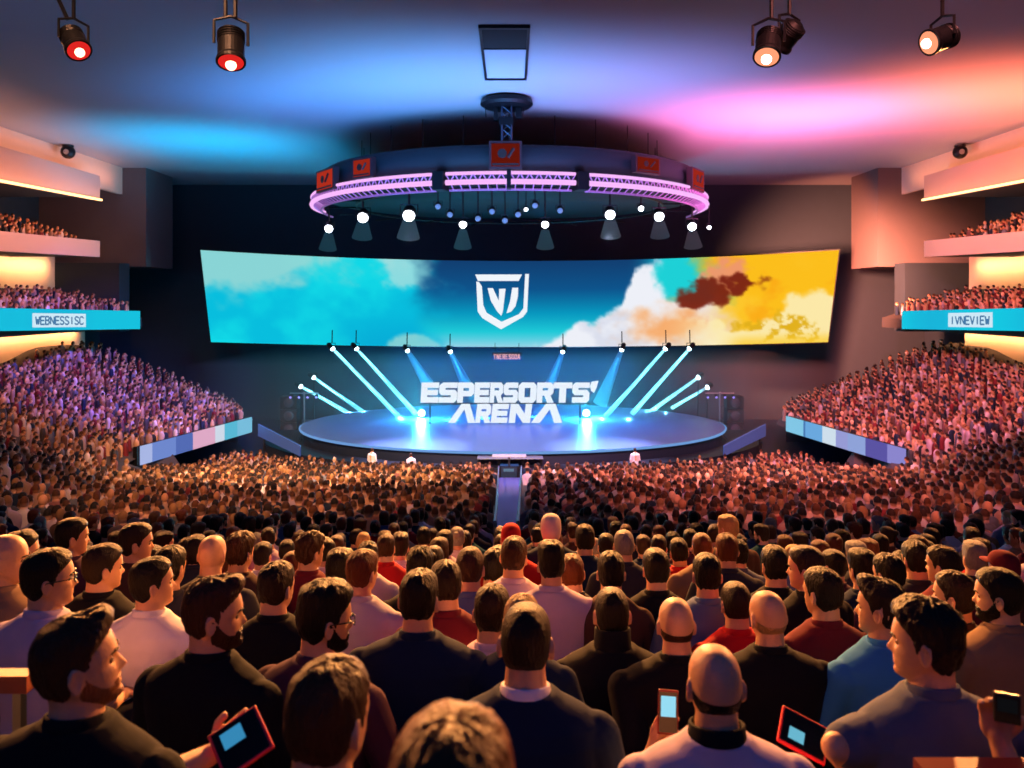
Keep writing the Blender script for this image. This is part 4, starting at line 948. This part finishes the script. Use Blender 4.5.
# ---- nearest
h1 = H(64,611,1.97,62,'quiff','brown','black','man in a black tee with brown swept-up hair in profile, nearest the cyan side',body=8,pitch=12,beard='thin',vox=.0045,s=1.0,sw=1.12,arm=(1,P(160,782,2.0),P(214,753,2.14),(.62,.35,.45),(.1,-.9,.3)))
h2 = H(328,658,1.68,24,'short','brown','charcoal','blurred brown-haired man close to the camera with one lit ear, seen from behind',body=-12,vox=.0055,s=1.02)
h3 = H(452,712,1.0,0,'short','reddish brown','charcoal','top of a blurred reddish brown head at the bottom edge, nearest of all',vox=.0055)
h4 = H(715,647,2.25,0,'fringe','black','mauve','bald man with a dark nape band and mauve shirt with black collar',collar='black',collar_h=.03,vox=.0045,s=.97,sw=1.16)
h5 = H(929,597,2.35,-58,'curly','dark brown','slate grey','curly-haired man in a slate grey tee turned toward the stage in profile',body=-6,vox=.0045,s=1.0,sw=1.14,pitch=3,arm=(-1,P(836,747,2.25),P(868,790,2.5),(.6,.7,-.2),(0,0,-1)))
h6 = H(526,604,2.45,6,'buzz','dark brown','navy','man with cropped brown hair and navy tee with white collar, central from behind',vox=.0045,s=1.02,sw=1.1,collar='white')
# ---- second line
h7 = H(212,572,2.75,72,'quiff','brown','black','bearded man in a black tee with a high brown quiff in profile',body=16,beard='full',vox=.005,s=1.03,sw=1.05,pitch=2)
h8 = H(326,579,2.95,60,'flat','black','plum','dark-haired bearded man in glasses wearing a dusky tee',body=22,beard='full',glasses=True,vox=.005,s=1.04,pitch=-2)
h9 = H(419,569,3.25,10,'short','black','navy','broad man in a dark navy tee with black hair, behind the blurred heads',vox=.006,s=.99,sw=1.2)
h10 = H(149,557,3.9,58,'slick','black','white','black-haired man in a pale pinkish white tee looking to the stage',body=12,vox=.006,s=1.04,pitch=6,sw=1.08)
h11 = H(46,548,3.3,62,'slick','black','mauve','man with glasses and a pale mauve shirt at the cyan side edge',body=18,glasses=True,vox=.006,s=1.02,pitch=4)
h12 = H(103,543,4.2,50,'slick','dark brown','black','man in a black jacket between two pale shirts on the cyan side',body=15,jacket=True,long=True,vox=.007,s=1.02)
h13 = H(276,561,3.8,22,'short','dark brown','black','short-haired man in a black tee with lit cheek behind the glasses wearer',body=8,vox=.006,s=1.0,sw=1.05)
h14 = H(362,549,4.4,28,'short','reddish brown','pale grey','man with reddish hair and a pale grey shirt turned half away',body=10,vox=.007,s=1.02)
h15 = H(492,584,3.5,8,'short','dark brown','mauve','dark-haired man in a mauve shirt beside the central navy tee',vox=.006,s=1.0)
h16 = H(514,536,4.9,14,'short','brown','mauve','brown-haired man in a pale mauve tee at the foot of the aisle',vox=.007,s=1.02,sw=1.1)
h17 = H(551,540,4.7,-8,'flat','black','mauve','flat-haired broad man in a mauve tee just past the aisle',vox=.007,s=1.0,sw=1.12)
h19 = H(612,588,3.7,0,'buzz','black','black','man in a black jacket with a tall upright collar in the centre',collar='black',collar_h=.075,jacket=True,long=True,vox=.006,s=1.04,sw=1.12)
h18 = H(611,551,4.7,2,'short','black','brown','narrow dark head with an orange rim above the tall-collar jacket',vox=.007,s=1.02,sw=.9)
h20 = H(676,599,3.35,2,'fringe','brown','black','bald man in a black tee holding a lit phone',vox=.006,s=.96,sw=1.2,arm=(-1,P(640,790,3.1),P(655,742,2.98),(.35,.1,.8),(.3,-.9,.1)))
h21 = H(768,592,3.4,-10,'fringe','blond','black','shaven-headed man in black beside the red shirt',vox=.006,s=.95,sw=1.2)
h22 = H(736,582,4.3,-4,'buzz','dark brown','red','man in a bright red shirt with cropped dark hair',vox=.007,s=1.02,sw=.95)
h23 = H(707,553,4.6,2,'short','black','blue-grey','black-haired man in a blue-grey tee behind the bald man with a phone',vox=.007,s=1.02,sw=1.12)
h24 = H(656,548,4.9,-4,'slick','black','black','man in black with slick hair leaning behind the tall-collar jacket',vox=.007,s=1.02,sw=1.02)
h26 = H(823,567,3.9,-28,'short','black','maroon','dark-haired man in a maroon tee beside the blue tee',body=-8,vox=.0065,s=1.02)
h27 = H(884,575,3.4,-52,'quiff','dark brown','blue','man in a bright blue tee with brown hair in profile',body=-12,vox=.0055,s=1.02,sw=1.08,pitch=4)
h28 = H(956,571,3.9,-48,'short','dark brown','brown','dark-haired man in brown looking to the stage behind the curly head',body=-14,vox=.006,s=1.0,pitch=3)
h29 = H(999,567,3.6,-56,'slick','black','tan','bearded man in a grey-brown tee at the orange side edge',body=-8,beard='full',vox=.006,s=1.02,sw=1.08)
h30 = H(806,545,4.5,-62,'slick','dark brown','black','man with slick hair and long lit face in profile behind the maroon tee',body=-20,vox=.007,s=1.03)
h31 = H(889,553,5.0,-20,'short','black','plum','dark-haired man in plum above the blue tee',vox=.007)
h32 = H(1092,640,2.3,-20,'short','black','black','man in black cut by the frame edge raising a dark phone',body=-14,vox=.0055,s=1.0,sw=1.05,arm=(-1,P(1020,800,2.1),P(1000,742,2.12),(-.15,.1,1),(-.3,-.9,0)))
h33 = H(212,536,5.0,4,'bald','brown','charcoal','bald pinkish head in the crowd on the cyan side',vox=.007)
h34 = H(240,531,5.4,20,'curly','brown','brown','curly brown head beside the bald pinkish one',vox=.007)
h35 = H(310,531,5.6,40,'curly','brown','maroon','brown-haired person in maroon with one lit cheek',body=10,vox=.007)
h37 = H(446,560,3.95,-14,'short','dark brown','maroon','man in a rounded maroon shirt behind the broad navy tee',vox=.007,s=.97)
h38 = H(470,547,4.7,6,'receding','brown','blue-grey','man with thin brown hair in a blue-grey shirt near the aisle',vox=.007)
h39 = H(420,546,5.4,4,'curly','black','black','large black curly head behind the broad navy tee',vox=.007,s=1.1)
h40 = H(521,594,3.2,20,'short','blond','navy','small pale blond head peeping behind the cropped man in navy',vox=.007,s=.85)
h41 = H(551,513,8.0,0,'hood','white','navy','person in a white hood just past the aisle',vox=.008,s=1.1)
h42 = H(728,514,8.0,-35,'short','blond','brown','blond head turned aside in the middle rows',vox=.008,s=1.15)
h43 = H(511,523,7.6,0,'cap','red','red','person in a red cap and red top at the foot of the aisle',vox=.008,s=1.2)
h44 = H(585,524,7.0,0,'short','black','navy','man with a narrow black head and dark tee past the aisle',vox=.008,s=1.1)
h45 = H(707+20,533,6.3,0,'short','reddish brown','charcoal','reddish round head in the middle rows',vox=.008,s=1.1)
h46 = H(702,533,6.6,0,'buzz','reddish brown','tan','small orange-lit cropped head in the middle rows',vox=.008)
h47 = H(624,530,6.4,0,'receding','grey','charcoal','person with a pale thinning crown in the middle rows',vox=.008,s=1.05)
h48 = H(5,535,3.9,70,'bald','brown','tan','bald lit face cut by the cyan-side frame edge',body=20,vox=.007)
h49 = H(20,530,4.8,60,'slick','black','charcoal','dark-haired man behind the glasses wearer at the cyan side edge',body=20,vox=.007)
h50 = H(72,517,5.6,55,'slick','black','plum','dark slick-haired man turned to the stage in the upper cyan-side rows',body=20,vox=.008,s=1.1)
h51 = H(136,522,5.4,65,'slick','dark brown','brown','brown-haired man with bright lit face in the upper cyan-side rows',body=20,vox=.008,s=1.1)
h52 = H(862,548,5.6,-10,'flat','black','navy','broad black-haired man in navy between maroon and blue shirts',vox=.008,s=1.08,sw=1.15)
h53 = H(916,540,5.6,-6,'short','black','charcoal','round-backed man in charcoal behind the curly head',vox=.008,s=1.1,sw=1.2)
h54 = H(943,545,5.2,-40,'short','dark brown','maroon','dark head turned aside behind the brown top',body=-10,vox=.008)
h55 = H(775,545,5.5,-4,'short','black','black','round black-haired head in black behind the red shirt',vox=.008,s=1.15,sw=1.1)
h56 = H(1004,550,5.6,-20,'cap','maroon','brown','person in a maroon cap at the orange side edge',vox=.008)
h57 = H(340,548,5.2,10,'flat','black','black','wide dark back and head behind the reddish-haired man',vox=.008,s=1.1)
h58 = H(170,545,4.7,10,'short','black','charcoal','dark round-backed person beside the black-haired man in white',vox=.008)
# ---- held phones
def phone(o, loc, rot, case, label, screen=(150,215,240), sz=(.075,.15,.009), lit=1.0, part=(-.36,.36,-.1,.36)):
    e = empty('phone', loc); e.rotation_euler = (Matrix.Rotation(rot[2],3,'Z') @ Matrix.Rotation(rot[0],3,'X') @ Matrix.Rotation(rot[1],3,'Z')).to_euler(); x, y, z = sz
    mb = MB().box((-x/2,-y/2,-z/2),(x/2,y/2,z/2)); b = mb.build('case', mat('case_'+'_'.join(map(str,case)), rgb(*case), .4), e)
    bv = b.modifiers.new('b','BEVEL'); bv.width = .004; bv.segments = 3
    MB().box((-x*.44,-y*.45,z/2),(x*.44,y*.45,z/2+.0012)).build('glass', mat('phone_glass', rgb(10,16,30), .1), e)
    MB().box((x*part[0],y*part[2],z/2+.0012),(x*part[1],y*part[3],z/2+.002)).build('screen', emat('phone_scr_%d' % int(screen[0]*lit), rgb(*screen), lit), e)
    return tag(e, label, 'phone')
R3 = lambda a, b, c: (math.radians(a), math.radians(b), math.radians(c))
phone(h1, P(241,742,2.09), R3(38,42,-8), (225,30,60), 'phone in a bright red case held by the man in profile at the cyan side', sz=(.135,.135,.012), screen=(60,150,200), lit=.8, part=(-.3,.12,.0,.34))
phone(h20, P(668,712,2.93), R3(74,-4,0), (150,40,36), 'lit phone held up by the bald man in black', screen=(150,220,242), lit=1.0)
phone(h5, P(803,735,2.5), R3(34,48,20), (225,30,56), 'phone in a red case held between the mauve shirt and the slate grey tee', sz=(.13,.15,.012), screen=(110,190,215), lit=.9, part=(-.3,.02,-.02,.3))
phone(h32, P(1007,708,2.07), R3(88,0,-25), (44,38,36), 'dark phone raised at the orange side edge', sz=(.062,.075,.018), screen=(30,30,34), lit=.3)
# forearm with hand that raises the phone at the frame edge
# wooden rails of the seat backs that show at both lower corners
for nm, (x0,y0,x1,y1,d), lab in (('seat', (-30,682,32,680,2.3), 'orange-brown seat back rail behind the man in black at the cyan side'), ('seat', (918,774,1040,772,2.0), 'dark red seat back rail under the slate grey tee at the bottom edge')):
    a, b = P(x0,y0,d), P(x1,y1,d); r = empty('seat_rail', a.lerp(b,.5)); L = r.location
    MB().box((a.x-L.x,-.025,-.025),(b.x-L.x,.025,.025)).build('rail', mat('rail_'+('a' if x0 < 0 else 'b'), rgb(170,92,56) if x0 < 0 else rgb(110,30,34), .5), r)
    for q in (.2,.8): MB().box((a.x+(b.x-a.x)*q-L.x-.012,-.015,-.75),(a.x+(b.x-a.x)*q-L.x+.012,.015,-.02)).build('post', M_steel, r)
    tag(r, lab, 'seat')

# ---- the rest of the 300 nearest as shared-mesh people
def gen_variant(yaw, hair, beard, vox=.011, sw=1.05, long=False):
    hm = head_matrix(math.radians(yaw), random.uniform(-.05,.12), random.uniform(-.06,.06))
    return dict(body=make_body(hm, 'lap', vox, sw=sw), shirt=make_shirt('lap', .014, sw, long), hair=None if hair == 'bald' else make_hair(hm, hair, 1, random.randint(0,99), 48), hk=hair, beard=make_beard(hm,1,True,48) if beard else None, hm=hm)
VARS = []
for hair in ('short','curly','slick','quiff','buzz','flat','long','receding','bun','short'):
    for yaw in (-40,-12,4,35): VARS.append((yaw, gen_variant(yaw, hair, abs(yaw) > 30 and random.random() < .5, sw=random.uniform(.95,1.12))))
for v in ('cap','hood','bald','fringe'): VARS.append((0, gen_variant(0, v, False)))
COLLAR = make_collar()
ORD = ['first','second','third','fourth','fifth','sixth','seventh','eighth','ninth','tenth','eleventh','twelfth','thirteenth','fourteenth','fifteenth','sixteenth','seventeenth','eighteenth']
HNAME = {'short':'{} short-haired','curly':'{} curly-haired','slick':'{} slick-haired','quiff':'{} quiffed','buzz':'{} crop-haired','flat':'{} flat-haired','long':'{} long-haired','receding':'thin-haired {}','bun':'{} bun-haired'}
def AH(d): return float(np.interp(d, [9,14,41], [.2,.2,.58]))
cand = []
for i, d in enumerate(ROWS[5:], 5):
    for side in (-1,1):
        k = 0; x = AH(d)+.24
        if d < 9.5: x = .0 if side == 1 else .55
        while x < .64*d+.9:
            X = side*x-.1+random.uniform(-.06,.06); Y_ = d+random.uniform(-.07,.07)
            cand.append((i, side, k, X, Y_)); k += 1; x += .53
def blocked(X, d, z):
    px = 512+F*X/d; py = HOR+(EYE-z)/d*F; hw = .12/d*F
    for hx, hy, hd, o, _, s in HEROES:
        if abs((hx-512)/F*hd-X) < .44 and abs(hd-d) < .42: return True
        if d < hd and abs(px-hx) < hw+.10/hd*F and py < hy+.2/hd*F: return True
    return False
NI = 300-len(HEROES); placed = []
for (i, side, k, X, d) in cand:
    if len(placed) >= NI: break
    s = random.uniform(.97,1.08); z = EYE-Dh(X, d)+random.uniform(-.07,.05)
    if blocked(X, d, z): continue
    toward = math.degrees(math.atan2(-X, 50-d)); want = toward*.5+random.gauss(0, 14)+(random.choice((1,1,0))*(-math.copysign(28, X)) if abs(X) > 2.5 else 0)
    ch = sorted(VARS, key=lambda v: abs(v[0]-want)+random.uniform(0,26)+(30 if v[1]['hk'] in ('cap','hood','bald','fringe') else 0))[0]
    placed.append((i, side, k, X, d, z, s, want-ch[0], ch[1]))
for (i, side, k, X, d, z, s, by, v) in placed:
    top = head_xf(v['hm'])((0,0,.134))*s; R = Matrix.Rotation(-math.radians(by), 3, 'Z'); off = R @ top
    o = obj('person', v['body'], M_skin); oc(o, random.choice(SKINC[:4]+SKINC[:3]+SKINC[:3]+SKINC)); o.location = Vector((X,d,z))-off; o.rotation_euler = (0,0,-math.radians(by)); o.scale = (s,s,s)
    sc_ = random.choice(['black','black','black','navy','charcoal','charcoal','slate grey','mauve','pale grey','maroon','blue-grey','brown','plum','teal','tan','white','red','navy'])
    sh = obj('shirt', v['shirt'], M_cloth, o); oc(sh, SHIRTC[sc_]); cl = obj('collar', COLLAR, M_cloth, sh, True); oc(cl, SHIRTC[sc_])
    obj('trousers', TROU, M_denim, o)
    hc = random.choice(['black','black','black','dark brown','dark brown','dark brown','brown','reddish brown','blond' if random.random() < .5 else 'grey']); hk = v['hk']
    who = 'person'
    if v['hair']:
        if hk in ('cap','hood'):
            hc2 = random.choice(['maroon','navy','pale grey','charcoal']); h = obj(hk, v['hair'], M_cloth, o, True); oc(h, SHIRTC[hc2]); desc = 'person in a %s %s and' % (hc2, hk)
        else:
            h = obj('hair', v['hair'], M_hair, o, True); oc(h, HAIRC[hc]); desc = (HNAME[hk].format(hc) if hk in HNAME else 'bald')+' person in'
    else: desc = 'bald person in'
    if v['beard']: b = obj('beard', v['beard'], M_hair, o, True); oc(b, HAIRC[hc])
    lab = '%s %s, %s row out, %s seat from aisle, %s-screen side' % (desc, sc_, ORD[i], ORD[k] if k < 18 else 'outer', 'cyan' if side < 0 else 'orange')
    tag(o, lab, 'person', 'seated spectators in the nearer rows')
dmax_ind = placed[-1][4]; imax = placed[-1][0]
used = {(p_[0], p_[1], p_[2]) for p_ in placed}
# ------------------------------------------------------------------ the far crowd as one object
def low_person():
    V, Fc, part = [], [], []
    n, m = 8, 6; b = 0
    for i in range(1, m):
        ph = PI*i/m
        for k in range(n):
            t = 2*PI*k/n; x, y, z = .082*math.sin(ph)*math.cos(t), .10*math.sin(ph)*math.sin(t), .125*math.cos(ph)
            V.append((x, y+.01, z-.125)); part.append(1 if (z > .045 or (y < .015 and z > -.055)) else 0)
    V += [(0,.01,0),(0,.01,-.25)]; part += [1,0]; t0 = (m-1)*n
    Fc += [(i*n+k, (i+1)*n+k, (i+1)*n+(k+1)%n) for i in range(m-2) for k in range(n)]+[(i*n+k, (i+1)*n+(k+1)%n, i*n+(k+1)%n) for i in range(m-2) for k in range(n)]
    Fc += [(t0,k,(k+1)%n) for k in range(n)]+[(t0+1,(m-2)*n+(k+1)%n,(m-2)*n+k) for k in range(n)]
    b = len(V); n = 10
    rings = [(-.21,.055,.055,0),(-.275,.075,.065,2),(-.31,.17,.085,2),(-.36,.225,.10,2),(-.48,.235,.115,2),(-.70,.20,.12,2),(-.90,.20,.14,2)]
    for z, rx, ry, pt in rings:
        for k in range(n): t = 2*PI*k/n; V.append((rx*math.cos(t), ry*math.sin(t)-.01, z)); part.append(pt)
    for j in range(len(rings)-1):
        for k in range(n):
            a, b1, c, d = b+j*n+k, b+j*n+(k+1)%n, b+(j+1)*n+(k+1)%n, b+(j+1)*n+k; Fc += [(a,d,c),(a,c,b1)]
    return np.array(V), np.array(Fc), np.array(part)
LV, LF, LP = low_person()
FAR_SH = [rgb(30,32,40),rgb(24,40,66),rgb(58,58,66),rgb(92,98,116),rgb(178,160,178),rgb(176,150,140),rgb(110,36,46),rgb(190,150,120),rgb(90,66,60),rgb(200,190,196),rgb(120,80,84),rgb(150,120,110)]
FAR_HR = [rgb(20,18,22),rgb(44,28,22),rgb(84,50,30),rgb(66,42,30),rgb(140,104,70),rgb(34,24,24)]
def crowd(name, spots, label, seed=1):
    r_ = np.random.default_rng(seed); n = len(spots); S = np.array(spots); nv = len(LV)
    yaw = S[:,3]; sc = r_.uniform(.92,1.1,n); arms = r_.random(n)
    c, s = np.cos(-yaw), np.sin(-yaw); W = r_.uniform(.9,1.15,n)
    X = LV[:,0][None,:]*W[:,None]; Y = np.repeat(LV[:,1][None,:], n, 0); Z = np.repeat(LV[:,2][None,:], n, 0)
    px = (X*c[:,None]-Y*s[:,None])*sc[:,None]+S[:,0][:,None]; py = (X*s[:,None]+Y*c[:,None])*sc[:,None]+S[:,1][:,None]; pz = Z*sc[:,None]+S[:,2][:,None]
    V = np.stack([px,py,pz],-1).reshape(-1,3); Fc = (LF[None]+(np.arange(n)*nv)[:,None,None]).reshape(-1,3)
    cols = np.zeros((n,nv,3)); sk = np.array(SKINC)[r_.integers(0,4,n)]; hr = np.array(FAR_HR)[r_.integers(0,len(FAR_HR),n)]; sh = np.array(FAR_SH)[r_.integers(0,len(FAR_SH),n)]
    bald = r_.random(n) < .06; hr[bald] = sk[bald]
    cols[:] = np.where((LP == 0)[None,:,None], sk[:,None,:], np.where((LP == 1)[None,:,None], hr[:,None,:], sh[:,None,:]))
    me = bpy.data.meshes.new(name); me.vertices.add(len(V)); me.vertices.foreach_set('co', V.ravel().astype(np.float32))
    me.loops.add(Fc.size); me.loops.foreach_set('vertex_index', Fc.ravel().astype(np.int32)); me.polygons.add(len(Fc)); me.polygons.foreach_set('loop_start', (np.arange(len(Fc))*3).astype(np.int32))
    me.update(calc_edges=True)
    a = me.color_attributes.new('Col', 'FLOAT_COLOR', 'POINT'); q = np.ones((n*nv,4), np.float32); q[:,:3] = cols.reshape(-1,3); a.data.foreach_set('color', q.ravel()); me.shade_smooth()
    o = obj(name, me, M_crowd); return tag(o, label, 'crowd', kind='stuff')
spots = []; jit = lambda a: random.uniform(-a, a)
# main floor: leftover seats of the individual rows, then every further row
for (i, side, k, X, d) in cand:
    if (i, side, k) in used or i < imax: continue
    spots.append((X, d, EYE-Dh(X,d)+jit(.06), jit(.4)-X*.012))
d = ROWS[-1]+.85
while d < 47:
    fr = lambda x: 41.6+4.6*min(1,(x/14.5)**2)
    x = -.64*d-2; 
    while x < .64*d+2:
        X = x+jit(.09); Y_ = d+jit(.14); x += .5
        if abs(X+.1) < AH(d)+.22: continue
        if d > 36.2 and (abs(X) > xb(d)-.55): continue
        if d > fr(X): continue
        if d <= 36.2 and abs(X) > 29.5: continue
        face = math.atan2(-X, 56-Y_)+jit(.5)
        spots.append((X, Y_, EYE-Dh(X,Y_)+jit(.09), face))
    d += .74
# side stands, rows run along the depth
for s in (-1,1):
    r_ = .55
    while r_ < 15:
        d = 36.9
        while d < 55.2:
            X = xb(d)+.25+r_+jit(.1); Y_ = d+jit(.12)
            if X < 28.7 and EYE-Dh(X,max(Y_,37.1)) < EYE-2.5: spots.append((s*X, Y_, EYE-Dh(X,max(Y_,37.1))+.03+jit(.1), -s*(1.0+jit(.5))))
            d += .47
        r_ += .56
crowd('seated_crowd', spots, 'dense far crowd filling the floor and the lower side stands')
spots = []
for s in (-1,1):
    for k in range(5):
        X = 26.6+k*.78; d = 32.0
        while d < 56-max(0,k-1)*.9-.6:
            spots.append((s*(X+jit(.1)), d+jit(.1), EYE-1.25+(X-25.9)/6.1*2.0+.92+jit(.1), -s*1.1+jit(.5))); d += .55
    for k in range(7):
        X = 27.5+k*.8; d = 32.0
        while d < 50.8-max(0,k-1)*1.4:
            spots.append((s*(X+jit(.1)), d+jit(.1), EYE+3.0+(X-26.9)/7.0*3.1+.9+jit(.1), -s*1.1+jit(.5))); d += .57
crowd('balcony_crowd', spots, 'rows of far spectators on the balconies of both side walls', 2)
# the aisle carpet
V = []; ds = [9.6,12,15,18,22,27,32,37,41.6]
for d in ds:
    for q_ in (-1,1): V.append((-.1+q_*AH(d), d, EYE-Dm(d)-.80))
o = MB().add(V, [(2*i,2*i+1,2*i+3,2*i+2) for i in range(len(ds)-1)]+[]).build('floor_aisle', mat('aisle_carpet', rgb(84,84,170), .6, var=.1, scale=5)); struct(o)
for X, nm in ((-.70,'cyan'),(.54,'orange')):
    q_ = -1 if X < 0 else 1; r = empty('handrail', (-.1,27,0)); mb = MB().tube([(q_*AH(d),d-27,EYE-Dm(d)-.18) for d in (14,18,22,27,32,37,41)], .03, 6); mb.build('rail', mat('rail_grey', rgb(120,110,150), .4), r)
    for d in (14,19,24,29,34,39): MB().tube([(q_*AH(d),d-27,EYE-Dm(d)-.8),(q_*AH(d),d-27,EYE-Dm(d)-.18)], .02, 5).build('post', M_steel, r)
    tag(r, 'thin handrail along the %s-screen side of the central aisle' % nm, 'handrail')
for d in (13,20,28): 
    pass
# three stewards in white before the stage
hm0 = head_matrix(0,0,0)
WB = make_body(hm0,'lap',.014); 
def steward(px, py, lab, col='white'):
    d = 43.6; c = P(px, py, d); o = obj('person', STB, M_skin); oc(o, SKINC[0]); o.location = (c.x, d, c.z-1.72*1.0); o.rotation_euler = (0,0,jit(.6))
    a = obj('shirt', STS, M_cloth, o); oc(a, SHIRTC[col]); b = obj('trousers', STT, M_cloth, o); oc(b, SHIRTC[col]); h = obj('hair', STH, M_hair, o, True); oc(h, HAIRC['brown'])
    tag(o, lab, 'person')
mb = MB(); DZ = .84
f0 = head_xf(hm0); X_, Y_g, Z_ = head_grid(32)
mb.add([f0(p)+Vector((0,0,DZ-.02)) for p in zip(X_.ravel(), Y_g.ravel(), Z_.ravel())], grid_faces(X_.shape[0], 32))
for z, rx, ry, cy in (): pass
mb.tube([(0,0,1.35),(0,0,1.58)], .055, 12); mb.capsule((0,0,.95),(0,0,1.3),.13,.15)
mb.capsule((0,0,1.3),(0,0,1.38),.16,.13)
for s in (-1,1):
    mb.capsule((s*.19,0,1.37),(s*.25,0,1.08),.045,.038).capsule((s*.25,0,1.08),(s*.24,.08,.84),.037,.028); hand(mb,(s*.24,.09,.82),(0,.2,-1),(-s,0,0),s,.4)
    mb.capsule((s*.09,0,.92),(s*.1,0,.48),.08,.055).capsule((s*.1,0,.48),(s*.1,0,.08),.052,.035).capsule((s*.1,-.02,.035),(s*.11,.15,.03),.035,.03)
STB = remesh(mb.mesh('b'), .014, 1, 'person_body')
mb = MB(); add_loft(mb, [(z+.82, rx, ry, cy) for z, rx, ry, cy in torso_rings(1,.014,.66)], 24)
for s in (-1,1): mb.capsule((s*.19,0,1.35),(s*.25,0,1.06),.07,.055).capsule((s*.25,0,1.08),(s*.24,.07,.87),.052,.04)
STS = remesh(mb.mesh('s'), .018, 2, 'shirt'); mb = MB()
for s in (-1,1): mb.capsule((s*.09,0,.90),(s*.1,0,.48),.1,.07).capsule((s*.1,0,.48),(s*.1,0,.1),.068,.055)
STT = remesh(mb.mesh('t'), .018, 2, 'trousers')
hh = make_hair(hm0,'short',1,3,32)
for v in hh.vertices: v.co.z += DZ-.02
STH = hh
steward(372,448,'person in white standing before the stage, nearest its cyan end'); steward(411,453,'person in white standing before the stage, halfway to the desk'); steward(635,448,'person in white standing before the stage on its orange half')
